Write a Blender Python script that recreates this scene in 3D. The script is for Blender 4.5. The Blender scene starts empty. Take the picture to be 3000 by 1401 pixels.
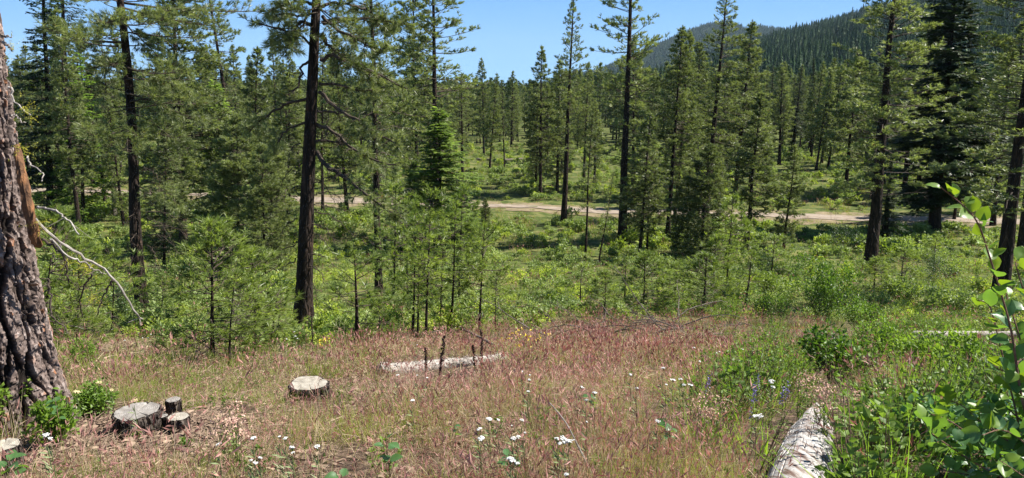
import bpy, math
import numpy as np
from mathutils import Vector, Matrix, Quaternion

R = np.random.default_rng(7)
sc = bpy.context.scene
col = sc.collection

# ------------------------------------------------------------------ camera
PITCH = math.radians(11.5)
F = 2224.0
CAMZ = 14.0
cam_d = bpy.data.cameras.new('camera'); cam = bpy.data.objects.new('camera', cam_d); col.objects.link(cam)
cam_d.sensor_width = 36.0; cam_d.lens = 36.0 * F / 3000.0
cam_d.clip_start = 0.05; cam_d.clip_end = 20000
cam.location = (0, 0, CAMZ); cam.rotation_euler = (math.pi / 2 - PITCH, 0, 0)
sc.camera = cam

# ------------------------------------------------------------------ sun and sky
SUN_AZ, SUN_EL = math.radians(78), math.radians(49)      # azimuth from +Y towards +X
w = bpy.data.worlds.new('World'); sc.world = w; w.use_nodes = True
nt = w.node_tree; nt.nodes.clear()
sky = nt.nodes.new('ShaderNodeTexSky'); sky.sky_type = 'NISHITA'; sky.sun_disc = False
sky.sun_elevation = SUN_EL; sky.sun_rotation = SUN_AZ
sky.altitude = 600; sky.air_density = 1.0; sky.dust_density = 0.15; sky.ozone_density = 3.0
bg = nt.nodes.new('ShaderNodeBackground'); bg.inputs[1].default_value = 0.05
wo = nt.nodes.new('ShaderNodeOutputWorld')
hs = nt.nodes.new('ShaderNodeHueSaturation'); hs.inputs['Saturation'].default_value = 1.15
# clear blue summer air down to the horizon
tcw = nt.nodes.new('ShaderNodeTexCoord'); sxy = nt.nodes.new('ShaderNodeSeparateXYZ'); nt.links.new(tcw.outputs['Generated'], sxy.inputs[0])
hr = nt.nodes.new('ShaderNodeMapRange'); hr.inputs[1].default_value = 0.0; hr.inputs[2].default_value = 0.6; hr.inputs[3].default_value = 1.0; hr.inputs[4].default_value = 0.0; nt.links.new(sxy.outputs[2], hr.inputs[0])
hx = nt.nodes.new('ShaderNodeMix'); hx.data_type = 'RGBA'; h0 = nt.nodes.new('ShaderNodeMapRange'); h0.inputs[1].default_value = 0.0; h0.inputs[2].default_value = 0.14; nt.links.new(sxy.outputs[2], h0.inputs[0])
hb = nt.nodes.new('ShaderNodeMix'); hb.data_type = 'RGBA'; hb.inputs['A'].default_value = (3.5, 6.6, 10.2, 1); hb.inputs['B'].default_value = (1.5, 4.3, 9.7, 1); nt.links.new(h0.outputs[0], hb.inputs['Factor']); nt.links.new(hb.outputs['Result'], hx.inputs['B'])
nt.links.new(hr.outputs[0], hx.inputs['Factor']); nt.links.new(sky.outputs[0], hs.inputs['Color']); nt.links.new(hs.outputs[0], hx.inputs['A']); nt.links.new(hx.outputs['Result'], bg.inputs[0]); nt.links.new(bg.outputs[0], wo.inputs[0])
sd = bpy.data.lights.new('sun', 'SUN'); sd.energy = 5.0; sd.angle = math.radians(0.53); sd.color = (1.0, 0.95, 0.87)
so = bpy.data.objects.new('sun', sd); col.objects.link(so); so.location = (0, 0, 60)
sdir = Vector((math.sin(SUN_AZ) * math.cos(SUN_EL), math.cos(SUN_AZ) * math.cos(SUN_EL), math.sin(SUN_EL)))
so.rotation_euler = sdir.to_track_quat('Z', 'Y').to_euler()
vs = sc.view_settings; vs.view_transform = 'Standard'; vs.look = 'None'; vs.exposure = 1.18; vs.gamma = 1.0; vs.use_curve_mapping = False
sc.cycles.max_bounces = 6; sc.cycles.transparent_max_bounces = 4
sc.cycles.diffuse_bounces = 3; sc.cycles.transmission_bounces = 4

# ------------------------------------------------------------------ noise
def _h(ix, iy, s):
    n = (ix.astype(np.int64) * 374761393 + iy.astype(np.int64) * 668265263 + s * 974711) & 0x7fffffff
    n = ((n ^ (n >> 13)) * 1274126177) & 0x7fffffff
    return ((n ^ (n >> 16)) & 0xffff) / 65535.0
def vn(x, y, s=0):
    x = np.asarray(x, float); y = np.asarray(y, float)
    ix = np.floor(x); iy = np.floor(y); fx = x - ix; fy = y - iy
    fx = fx * fx * (3 - 2 * fx); fy = fy * fy * (3 - 2 * fy)
    ix = ix.astype(np.int64); iy = iy.astype(np.int64)
    a = _h(ix, iy, s); b = _h(ix + 1, iy, s); c = _h(ix, iy + 1, s); d = _h(ix + 1, iy + 1, s)
    return (a * (1 - fx) + b * fx) * (1 - fy) + (c * (1 - fx) + d * fx) * fy
def fbm(x, y, o=4, s=0):
    v = 0; a = .5; t = 0
    for k in range(o):
        v = v + a * vn(x * 2 ** k, y * 2 ** k, s + k * 17); t += a; a *= .5
    return v / t
def ss(a, b, x):
    t = np.clip((x - a) / (b - a), 0, 1); return t * t * (3 - 2 * t)

# ------------------------------------------------------------------ terrain height (z, camera at 14)
_pd = np.array([-400, -60, -10, 0, 3, 7, 11, 16, 22, 30, 45, 57, 69, 89, 130, 200, 400, 900, 1500, 7000.])
_pz = np.array([8, 3, -0.6, -1.35, -1.72, -2.9, -4.15, -5.6, -7.2, -8.95, -11.3, -12.85, -13.7, -14.1, -14.2, -14.3, -14.5, -14.5, -14.5, -14.5])
_dd = np.arange(-400, 7000, .5); _zz = np.interp(_dd, _pd, _pz)
_k = np.hanning(13); _k /= _k.sum(); _zz = np.convolve(np.pad(_zz, 6, 'edge'), _k, 'valid')
def ground(x, y):
    x = np.asarray(x, float); y = np.asarray(y, float)
    z = np.interp(y, _dd, _zz) + CAMZ
    far = ss(25, 60, np.abs(y))
    z = z + (fbm(x * .35, y * .35, 3, 5) - .5) * .22 * (1 - far) + (fbm(x * .06, y * .06, 3, 9) - .5) * 1.0 * far
    z = z + (fbm(x * .4, y * .4, 2, 31) - .5) * .3 * far
    return z
cP, sP = math.cos(PITCH), math.sin(PITCH)
def ray(px, py):
    a = (px - 1500) / F; b = (700.5 - py) / F
    return np.array([a, cP + b * sP, -sP + b * cP])
def to_px(x, y, z):
    z = z - CAMZ
    dep = y * cP - z * sP; up = y * sP + z * cP
    dep = np.where(np.abs(dep) < 1e-4, 1e-4, dep)
    return 1500 + F * x / dep, 700.5 - F * up / dep
def gpt(px, py):
    """the ground point seen at a pixel of the photograph"""
    r = ray(px, py); t = np.geomspace(1.5, 2500, 9000)
    x, y, z = r[0] * t, r[1] * t, r[2] * t + CAMZ
    k = np.argmax(z < ground(x, y))
    if k == 0: k = len(t) - 1
    return Vector((x[k], y[k], float(ground(x[k], y[k]))))
def ppt(px, py, Y):
    """point on the ray of a pixel at world distance Y"""
    r = ray(px, py); t = Y / r[1]; return Vector((r[0] * t, Y, r[2] * t + CAMZ))

# ------------------------------------------------------------------ mesh building
class MB:
    def __init__(s): s.v = []; s.t = []; s.m = []; s.a = []; s.n = 0
    def add(s, v, t, mat=0, var=None):
        v = np.asarray(v, float).reshape(-1, 3); t = np.asarray(t, np.int64).reshape(-1, 3)
        if not len(t): return s
        s.v.append(v); s.t.append(t + s.n); s.n += len(v)
        s.m.append(np.full(len(t), mat)); s.a.append(np.full(len(t), .5) if var is None else np.broadcast_to(var, (len(t),)))
        return s
    def mesh(s, name, mats, smooth=False):
        v = np.concatenate(s.v); t = np.concatenate(s.t); me = bpy.data.meshes.new(name)
        me.vertices.add(len(v)); me.vertices.foreach_set('co', v.astype(np.float32).ravel())
        me.loops.add(len(t) * 3); me.loops.foreach_set('vertex_index', t.astype(np.int32).ravel())
        me.polygons.add(len(t)); me.polygons.foreach_set('loop_start', np.arange(0, len(t) * 3, 3, dtype=np.int32))
        me.polygons.foreach_set('loop_total', np.full(len(t), 3, np.int32))
        me.polygons.foreach_set('material_index', np.concatenate(s.m).astype(np.int32))
        me.polygons.foreach_set('use_smooth', np.full(len(t), smooth))
        at = me.attributes.new('var', 'FLOAT', 'FACE'); at.data.foreach_set('value', np.concatenate(s.a).astype(np.float32))
        for m in mats: me.materials.append(m)
        me.update(calc_edges=True); me.validate(); return me
def norm(a): return a / np.maximum(np.linalg.norm(a, axis=-1, keepdims=True), 1e-9)
def perp(d):
    up = np.where(np.abs(d[..., 2:3]) < .9, np.array([0, 0, 1.]), np.array([1., 0, 0]))
    a = norm(np.cross(d, up)); return a, np.cross(d, a)
def sticks(mb, P0, P1, r0, r1, mat=0, sides=3, var=None):
    P0 = np.asarray(P0, float).reshape(-1, 3); P1 = np.asarray(P1, float).reshape(-1, 3); n = len(P0)
    if n == 0: return
    r0 = np.broadcast_to(r0, (n,)); r1 = np.broadcast_to(r1, (n,))
    a, b = perp(norm(P1 - P0)); th = np.arange(sides) * 2 * np.pi / sides
    ring = a[:, None] * np.cos(th)[None, :, None] + b[:, None] * np.sin(th)[None, :, None]
    v = np.concatenate([P0[:, None] + ring * r0[:, None, None], P1[:, None] + ring * r1[:, None, None]], 1)
    i = np.arange(sides); j = (i + 1) % sides
    t = np.concatenate([np.stack([i, j, j + sides], 1), np.stack([i, j + sides, i + sides], 1)])
    T = (np.arange(n) * 2 * sides)[:, None, None] + t[None]
    mb.add(v, T, mat, None if var is None else np.repeat(np.broadcast_to(var, (n,)), len(t)))
def tube(mb, pts, rad, sides=8, mat=0, var=None, jit=0, cap=True, rng=R):
    pts = np.asarray(pts, float); k = len(pts); rad = np.broadcast_to(rad, (k,))
    tg = np.gradient(pts, axis=0); tg = norm(tg); a, _ = perp(tg[0]); rings = []
    th = np.arange(sides) * 2 * np.pi / sides
    for i in range(k):
        a = norm(a - tg[i] * np.dot(a, tg[i])); b = np.cross(tg[i], a)
        rr = rad[i] * (1 + jit * (rng.random(sides) - .5)) if jit else np.full(sides, rad[i])
        rings.append(pts[i] + (np.outer(np.cos(th) * rr, a) + np.outer(np.sin(th) * rr, b)))
    v = np.concatenate(rings); i = np.arange(sides); j = (i + 1) % sides; T = []
    for q in range(k - 1):
        o = q * sides; T += [np.stack([o + i, o + j, o + sides + j], 1), np.stack([o + i, o + sides + j, o + sides + i], 1)]
    if cap:
        v = np.concatenate([v, pts[[0]], pts[[-1]]]); n = k * sides; o = (k - 1) * sides
        T += [np.stack([j, i, np.full(sides, n)], 1), np.stack([o + i, o + j, np.full(sides, n + 1)], 1)]
    mb.add(v, np.concatenate(T), mat, var)
def rand_dir(n, rng):
    v = rng.normal(size=(n, 3)); return norm(v)
def tufts(mb, P, A, n, L, wd, rng, mat=0, spread=(15, 80), base=.10, v0=.5):
    """needle tufts: n thin triangles fanning from each point"""
    m = len(P); P = np.repeat(P, n, 0); A = np.repeat(A, n, 0); a, b = perp(A)
    th = np.radians(rng.uniform(spread[0], spread[1], m * n))[:, None]; ph = rng.uniform(0, 2 * np.pi, m * n)[:, None]
    d = A * np.cos(th) + (a * np.cos(ph) + b * np.sin(ph)) * np.sin(th)
    l = L * rng.uniform(.75, 1.1, m * n)[:, None]; s = norm(np.cross(d, rand_dir(m * n, rng)))
    B = P - A * rng.uniform(-.2, 1, (m * n, 1)) * base; W = s * wd * .5
    tip = B + d * l + np.array([0, 0, -.08]) * l
    v = np.stack([B - W, B + W, tip], 1); T = np.arange(m * n * 3).reshape(-1, 3)
    var = np.repeat(rng.random(m) * .7 + v0 - .35, n) + rng.uniform(-.15, .15, m * n)
    mb.add(v, T, mat, np.clip(var, 0, 1))
def leaves(mb, P, D, L, wd, rng, mat=0, var=None, up=.35):
    """flat folded leaves: 4 triangles each, axis D"""
    n = len(P); s = norm(np.cross(D, rand_dir(n, rng) * (1 - up) + np.array([0, 0, 1.]) * up)); nn = np.cross(s, D)
    L = np.broadcast_to(L, (n,))[:, None]; wd = np.broadcast_to(wd, (n,))[:, None]
    m1 = P + D * L * .42; tip = P + D * L - nn * L * .08
    v = np.stack([P, m1 - s * wd * .5 + nn * wd * .12, m1 + s * wd * .5 + nn * wd * .12, tip, m1], 1)
    t = np.array([[0, 4, 1], [0, 2, 4], [1, 4, 3], [4, 2, 3]]); T = (np.arange(n) * 5)[:, None, None] + t[None]
    mb.add(v, T, mat, np.repeat(rng.random(n) if var is None else var, 4))

# ------------------------------------------------------------------ materials
def nodes(m):
    m.use_nodes = True; n = m.node_tree; n.nodes.clear(); return n, n.nodes.new('ShaderNodeOutputMaterial')
def foliage(name, c1, c2, tr=.3, rough=.5, scale=.6, spec=.35, trc=None, dead=None, world=.5):
    m = bpy.data.materials.new(name); n, out = nodes(m); N = n.nodes.new; Lk = n.links.new
    at = N('ShaderNodeAttribute'); at.attribute_name = 'var'
    g = N('ShaderNodeNewGeometry'); oi = N('ShaderNodeObjectInfo')
    nz = N('ShaderNodeTexNoise'); nz.inputs['Scale'].default_value = scale; nz.inputs['Detail'].default_value = 3; Lk(g.outputs['Position'], nz.inputs['Vector'])
    r1 = N('ShaderNodeMapRange'); r1.inputs[1].default_value = .3; r1.inputs[2].default_value = .7; Lk(nz.outputs['Fac'], r1.inputs[0])
    ad = N('ShaderNodeMath'); ad.operation = 'MULTIPLY_ADD'; ad.inputs[1].default_value = world; Lk(r1.outputs[0], ad.inputs[0])
    a2 = N('ShaderNodeMath'); a2.operation = 'MULTIPLY_ADD'; a2.inputs[1].default_value = 1 - world; Lk(at.outputs['Fac'], a2.inputs[0]); 
    a3 = N('ShaderNodeMath'); a3.operation = 'MULTIPLY_ADD'; a3.inputs[1].default_value = .24; a3.inputs[2].default_value = -.12; Lk(oi.outputs['Random'], a3.inputs[0])
    Lk(a3.outputs[0], a2.inputs[2]); Lk(a2.outputs[0], ad.inputs[2]); 
    mx = N('ShaderNodeMix'); mx.data_type = 'RGBA'; mx.clamp_factor = True; mx.inputs['A'].default_value = (*c1, 1); mx.inputs['B'].default_value = (*c2, 1); Lk(ad.outputs[0], mx.inputs['Factor'])
    c = mx.outputs['Result']
    if dead:
        gt = N('ShaderNodeMath'); gt.operation = 'GREATER_THAN'; gt.inputs[1].default_value = dead[0]; Lk(at.outputs['Fac'], gt.inputs[0])
        m2 = N('ShaderNodeMix'); m2.data_type = 'RGBA'; m2.inputs['B'].default_value = (*dead[1], 1); Lk(gt.outputs[0], m2.inputs['Factor']); Lk(c, m2.inputs['A']); c = m2.outputs['Result']
    b = N('ShaderNodeBsdfPrincipled'); b.inputs['Roughness'].default_value = rough; b.inputs['Specular IOR Level'].default_value = spec; Lk(c, b.inputs['Base Color'])
    t = N('ShaderNodeBsdfTranslucent'); hv = N('ShaderNodeMix'); hv.data_type = 'RGBA'; hv.blend_type = 'MULTIPLY'; hv.inputs['Factor'].default_value = 1
    hv.inputs['B'].default_value = (*(trc or (1.5, 1.6, .7)), 1); Lk(c, hv.inputs['A']); Lk(hv.outputs['Result'], t.inputs['Color'])
    ms = N('ShaderNodeMixShader'); ms.inputs[0].default_value = tr; Lk(b.outputs[0], ms.inputs[1]); Lk(t.outputs[0], ms.inputs[2]); Lk(ms.outputs[0], out.inputs[0])
    return m
def rocky(name, stops, scale=(8, 8, 2), bump=.6, rough=.9, dist=.02, detail=6, vor=False, object_space=True):
    m = bpy.data.materials.new(name); n, out = nodes(m); N = n.nodes.new; Lk = n.links.new
    tc = N('ShaderNodeTexCoord'); mp = N('ShaderNodeMapping'); mp.inputs['Scale'].default_value = scale
    g = N('ShaderNodeNewGeometry')
    Lk(tc.outputs['Object'] if object_space else g.outputs['Position'], mp.inputs['Vector'])
    nz = N('ShaderNodeTexNoise'); nz.inputs['Scale'].default_value = 1; nz.inputs['Detail'].default_value = detail; nz.inputs['Roughness'].default_value = .65; Lk(mp.outputs[0], nz.inputs['Vector'])
    cr = N('ShaderNodeValToRGB'); e = cr.color_ramp.elements
    e[0].position = stops[0][0]; e[0].color = (*stops[0][1], 1); e[1].position = stops[-1][0]; e[1].color = (*stops[-1][1], 1)
    for p, c in stops[1:-1]: q = e.new(p); q.color = (*c, 1)
    Lk(nz.outputs['Fac'], cr.inputs[0])
    b = N('ShaderNodeBsdfPrincipled'); b.inputs['Roughness'].default_value = rough; b.inputs['Specular IOR Level'].default_value = .2; Lk(cr.outputs[0], b.inputs['Base Color'])
    bp = N('ShaderNodeBump'); bp.inputs['Strength'].default_value = bump; bp.inputs['Distance'].default_value = dist
    if vor:
        v = N('ShaderNodeTexVoronoi'); v.feature = 'DISTANCE_TO_EDGE'; v.inputs['Scale'].default_value = .9; Lk(mp.outputs[0], v.inputs['Vector'])
        mr = N('ShaderNodeMapRange'); mr.inputs[2].default_value = .25; Lk(v.outputs['Distance'], mr.inputs[0])
        ad = N('ShaderNodeMath'); ad.operation = 'ADD'; Lk(mr.outputs[0], ad.inputs[0]); Lk(nz.outputs['Fac'], ad.inputs[1]); Lk(ad.outputs[0], bp.inputs['Height'])
    else: Lk(nz.outputs['Fac'], bp.inputs['Height'])
    Lk(bp.outputs[0], b.inputs['Normal']); Lk(b.outputs[0], out.inputs[0]); return m

M_pine = foliage('pine_needles', (.035, .056, .020), (.32, .36, .15), tr=.34, rough=.45, spec=.4, dead=(.985, (.28, .13, .05)))
M_pine_near = foliage('pine_needles_near', (.035, .056, .020), (.32, .36, .15), tr=.34, rough=.42, spec=.45, dead=(.975, (.30, .14, .05)))
M_young = foliage('young_pine_needles', (.045, .085, .018), (.34, .41, .10), tr=.40, rough=.42, spec=.5)
M_fir = foliage('fir_needles', (.012, .027, .009), (.075, .115, .032), tr=.22, rough=.5)
M_firlime = foliage('fresh_fir_needles', (.07, .13, .025), (.29, .38, .095), tr=.45, rough=.5)
M_larch = foliage('larch_needles', (.08, .16, .018), (.25, .36, .05), tr=.45, rough=.5)
M_hill = foliage('hill_conifer', (.010, .028, .010), (.065, .115, .036), tr=.15, scale=.02, spec=.05)
M_bark = rocky('pine_bark', [(.3, (.010, .008, .006)), (.5, (.032, .023, .018)), (.64, (.075, .045, .030)), (.78, (.14, .10, .08))], scale=(9, 9, 2.2), bump=1, dist=.05, vor=True)
M_twig = rocky('dark_twig_bark', [(.3, (.035, .026, .02)), (.7, (.11, .085, .065))], scale=(6, 6, 6), bump=.3)
M_dead = rocky('bleached_dead_wood', [(.3, (.13, .105, .09)), (.5, (.30, .27, .235)), (.7, (.47, .43, .39))], scale=(14, 14, 14), bump=.5, dist=.01)
M_slash = rocky('old_slash_wood', [(.3, (.06, .05, .04)), (.55, (.17, .14, .12)), (.75, (.34, .30, .26))], scale=(9, 9, 9), bump=.5, dist=.01)

def link(name, me, parent=None, **kw):
    o = bpy.data.objects.new(name, me); col.objects.link(o); o.parent = parent
    for k, v in kw.items():
        if v is not None: o[k] = v
    return o
def thing(name, label, cat, loc=(0, 0, 0), group=None, rz=0):
    o = bpy.data.objects.new(name, None); col.objects.link(o); o.location = loc; o.rotation_euler = (0, 0, rz)
    o.empty_display_size = .2; o['label'] = label; o['category'] = cat
    if group: o['group'] = group
    return o

# ------------------------------------------------------------------ ground sheets
ROAD_PX = [(-400, 560), (0, 556), (150, 562), (400, 566), (700, 580), (950, 588), (1150, 597), (1400, 602), (1550, 608), (1700, 617), (1900, 624), (2150, 633), (2400, 637), (2650, 641), (2900, 648), (3300, 655)]
_rp = [gpt(a, b) for a, b in ROAD_PX]; _rx = np.array([p.x for p in _rp]); _ry = np.array([p.y for p in _rp])
_rx = np.concatenate([[_rx[0] - 400], _rx, [_rx[-1] + 400]]); _ry = np.concatenate([[_ry[0] + 60], _ry, [_ry[-1] - 30]])
def road_y(x): return np.interp(x, _rx, _ry)
EDGE = [(-600, 1010), (0, 1010), (300, 965), (450, 1000), (600, 1045), (800, 1035), (1000, 1015), (1200, 985), (1450, 965), (1700, 940), (1900, 940), (2100, 935), (2300, 930), (2500, 950), (2800, 1000), (3600, 1000)]
def meadow_mask(x, y, z=None):
    z = ground(x, y) if z is None else z
    px, py = to_px(x, np.maximum(y, 1.5), z)
    e = np.interp(px, [a for a, _ in EDGE], [b for _, b in EDGE])
    return np.where(y < 4, 1.0, ss(-25, 25, py - e))

def terrain():
    u = np.linspace(-1, 1, 221); xs = np.sinh(u * 6.2) / np.sinh(6.2) * 5000
    v = np.linspace(0, 1, 330); ys = -60 + np.where(v < .72, 0, 0) + 0 * v
    ys = np.concatenate([np.linspace(-80, 0, 14)[:-1], np.linspace(0, 34, 110)[:-1], np.geomspace(34, 7000, 150)])
    X, Y = np.meshgrid(xs, ys); Z = ground(X, Y); h, wd = X.shape
    V = np.stack([X, Y, Z], -1).reshape(-1, 3); i = np.arange(h * wd).reshape(h, wd)
    a, b, c, d = i[:-1, :-1].ravel(), i[:-1, 1:].ravel(), i[1:, 1:].ravel(), i[1:, :-1].ravel()
    mb = MB(); mb.add(V, np.concatenate([np.stack([a, b, c], 1), np.stack([a, c, d], 1)]))
    m = bpy.data.materials.new('ground'); n, out = nodes(m); N = n.nodes.new; Lk = n.links.new
    g = N('ShaderNodeNewGeometry'); at = N('ShaderNodeAttribute'); at.attribute_name = 'meadow'
    def noise(s, d=5):
        q = N('ShaderNodeTexNoise'); q.inputs['Scale'].default_value = s; q.inputs['Detail'].default_value = d; q.inputs['Roughness'].default_value = .65; Lk(g.outputs['Position'], q.inputs['Vector']); return q.outputs['Fac']
    def ramp(f, st):
        cr = N('ShaderNodeValToRGB'); e = cr.color_ramp.elements; e[0].position = st[0][0]; e[0].color = (*st[0][1], 1); e[1].position = st[-1][0]; e[1].color = (*st[-1][1], 1)
        for p, c in st[1:-1]: q = e.new(p); q.color = (*c, 1)
        Lk(f, cr.inputs[0]); return cr.outputs[0]
    lit = ramp(noise(14, 8), [(.34, (.030, .020, .014)), (.50, (.095, .065, .045)), (.62, (.20, .14, .10)), (.74, (.34, .26, .19))])
    gr = ramp(noise(.5, 8), [(.35, (.035, .05, .014)), (.5, (.08, .105, .026)), (.62, (.17, .16, .06)), (.75, (.13, .17, .04))])
    mx = N('ShaderNodeMix'); mx.data_type = 'RGBA'; Lk(at.outputs['Fac'], mx.inputs['Factor']); Lk(gr, mx.inputs['A']); Lk(lit, mx.inputs['B'])
    b = N('ShaderNodeBsdfPrincipled'); b.inputs['Roughness'].default_value = .95; b.inputs['Specular IOR Level'].default_value = .1; Lk(mx.outputs['Result'], b.inputs['Base Color'])
    bp = N('ShaderNodeBump'); bp.inputs['Distance'].default_value = .03; bp.inputs['Strength'].default_value = .8; Lk(noise(22, 6), bp.inputs['Height']); Lk(bp.outputs[0], b.inputs['Normal']); Lk(b.outputs[0], out.inputs[0])
    me = mb.mesh('ground', [m], True)
    q = me.attributes.new('meadow', 'FLOAT', 'POINT'); q.data.foreach_set('value', meadow_mask(X.ravel(), Y.ravel(), Z.ravel()).astype(np.float32))
    link('ground', me, kind='structure')
terrain()

def strip(name, lo, hi, dz, mat, x0=-160, x1=200, n=500, rough=.5):
    xs = np.linspace(x0, x1, n); mb = MB(); k = 7
    a = road_y(xs) + lo + (fbm(xs * .3, xs * 0 + lo, 3, 3) - .5) * rough * 2; b = road_y(xs) + hi + (fbm(xs * .3, xs * 0 + hi, 3, 4) - .5) * rough * 2
    V = []
    for j in range(k):
        y = a + (b - a) * j / (k - 1); V.append(np.stack([xs, y, ground(xs, y) + dz], 1))
    V = np.stack(V, 0).reshape(-1, 3); i = np.arange(k * n).reshape(k, n)
    A, B, C, D = i[:-1, :-1].ravel(), i[:-1, 1:].ravel(), i[1:, 1:].ravel(), i[1:, :-1].ravel()
    mb.add(V, np.concatenate([np.stack([A, B, C], 1), np.stack([A, C, D], 1)])); return link(name, mb.mesh(name, [mat], True), kind='structure')
M_road = rocky('dusty_road', [(.3, (.17, .13, .095)), (.5, (.26, .21, .16)), (.7, (.34, .285, .225))], scale=(.9, .9, .9), bump=.3, object_space=False)
M_verge = rocky('dry_verge', [(.3, (.10, .11, .04)), (.5, (.19, .15, .085)), (.7, (.27, .21, .13))], scale=(.7, .7, .7), bump=.5, object_space=False)
strip('road_verge', -4.5, 3.8, .03, M_verge, rough=1.6)
strip('dirt_road', -1.7, 1.7, .08, M_road, rough=.5)

# ------------------------------------------------------------------ scatter with geometry nodes (only for uncountable growth)
def scatter(name, metas, P, rz, scl, idx=None, tilt=None, label=None, zs=None):
    """one 'stuff' object: copies of small meshes standing on points"""
    P = np.asarray(P, float); n = len(P); me = bpy.data.meshes.new(name); me.vertices.add(n); me.vertices.foreach_set('co', P.astype(np.float32).ravel())
    if idx is None: idx = R.integers(0, len(metas), n)
    tl = np.zeros((n, 2)) if tilt is None else tilt
    rot = np.stack([tl[:, 0], tl[:, 1], rz], 1)
    scl = np.broadcast_to(scl, (n,)); zs = np.ones(n) if zs is None else zs
    a = me.attributes.new('rot', 'FLOAT_VECTOR', 'POINT'); a.data.foreach_set('vector', rot.astype(np.float32).ravel())
    a = me.attributes.new('scl', 'FLOAT_VECTOR', 'POINT'); a.data.foreach_set('vector', np.stack([scl, scl, scl * zs], 1).astype(np.float32).ravel())
    a = me.attributes.new('idx', 'INT', 'POINT'); a.data.foreach_set('value', np.asarray(idx, np.int32))
    o = link(name, me, kind='stuff', label=label)
    ng = bpy.data.node_groups.new(name, 'GeometryNodeTree'); ng.interface.new_socket('Geometry', in_out='INPUT', socket_type='NodeSocketGeometry'); ng.interface.new_socket('Geometry', in_out='OUTPUT', socket_type='NodeSocketGeometry')
    N = ng.nodes.new; Lk = ng.links.new; gi = N('NodeGroupInput'); go = N('NodeGroupOutput'); mp = N('GeometryNodeMeshToPoints'); ip = N('GeometryNodeInstanceOnPoints'); jn = N('GeometryNodeJoinGeometry')
    for src in metas:
        ob = bpy.data.objects.new(src.name, src); oi = N('GeometryNodeObjectInfo'); oi.inputs['Object'].default_value = ob; oi.inputs['As Instance'].default_value = False
        gt = N('GeometryNodeGeometryToInstance'); Lk(oi.outputs['Geometry'], gt.inputs[0]); Lk(gt.outputs[0], jn.inputs[0])
    def attr(nm, ty):
        q = N('GeometryNodeInputNamedAttribute'); q.data_type = ty; q.inputs[0].default_value = nm; return q.outputs[0]
    Lk(gi.outputs[0], mp.inputs[0]); Lk(mp.outputs[0], ip.inputs['Points']); Lk(jn.outputs[0], ip.inputs['Instance']); ip.inputs['Pick Instance'].default_value = True
    e2r = N('FunctionNodeEulerToRotation'); Lk(attr('rot', 'FLOAT_VECTOR'), e2r.inputs[0]); Lk(e2r.outputs[0], ip.inputs['Rotation'])
    Lk(attr('scl', 'FLOAT_VECTOR'), ip.inputs['Scale']); Lk(attr('idx', 'INT'), ip.inputs['Instance Index']); Lk(ip.outputs[0], go.inputs[0])
    md = o.modifiers.new('scatter', 'NODES'); md.node_group = ng; return o

# ------------------------------------------------------------------ hills
def conifer_small(seed, H=18, r=2.6, tiers=9, k=7, mat=M_hill):
    g = np.random.default_rng(seed); mb = MB()
    sticks(mb, [[0, 0, 0]], [[0, 0, H]], .22, .03, 1)
    for q in range(tiers):
        u = q / tiers; z = H * (.10 + .86 * u); rr = r * (1 - u) ** .85 * g.uniform(.85, 1.1) + .15; n = k if q < tiers - 2 else 5
        th = np.arange(n) * 2 * np.pi / n + g.uniform(0, 6); th += g.uniform(-.25, .25, n); e = rr * g.uniform(.7, 1.2, n)
        tip = np.stack([np.cos(th) * e, np.sin(th) * e, z - e * .35 + g.uniform(-.3, .3, n)], 1); s = np.stack([-np.sin(th), np.cos(th), th * 0], 1) * (e * .42)[:, None]
        top = np.tile([0, 0, z + H * .12], (n, 1)) + np.stack([np.cos(th), np.sin(th), 0 * th], 1) * .1
        mid = tip * [.55, .55, 1] + [0, 0, .5]
        mb.add(np.stack([top, mid - s, tip, mid + s], 1), (np.arange(n) * 4)[:, None, None] + np.array([[0, 1, 2], [0, 2, 3]])[None], 0, np.repeat(g.random(n), 2))
    return mb.mesh('small_conifer', [mat, M_twig])
hillmesh = [conifer_small(s, H=h, r=r) for s, h, r in ((1, 18, 3.3), (2, 20, 3.8), (3, 15, 3.4), (4, 19, 2.8))]
M_hillground = rocky('hill_ground', [(.35, (.015, .03, .010)), (.6, (.035, .055, .02))], scale=(.01, .01, .01), bump=0, object_space=False)
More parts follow.
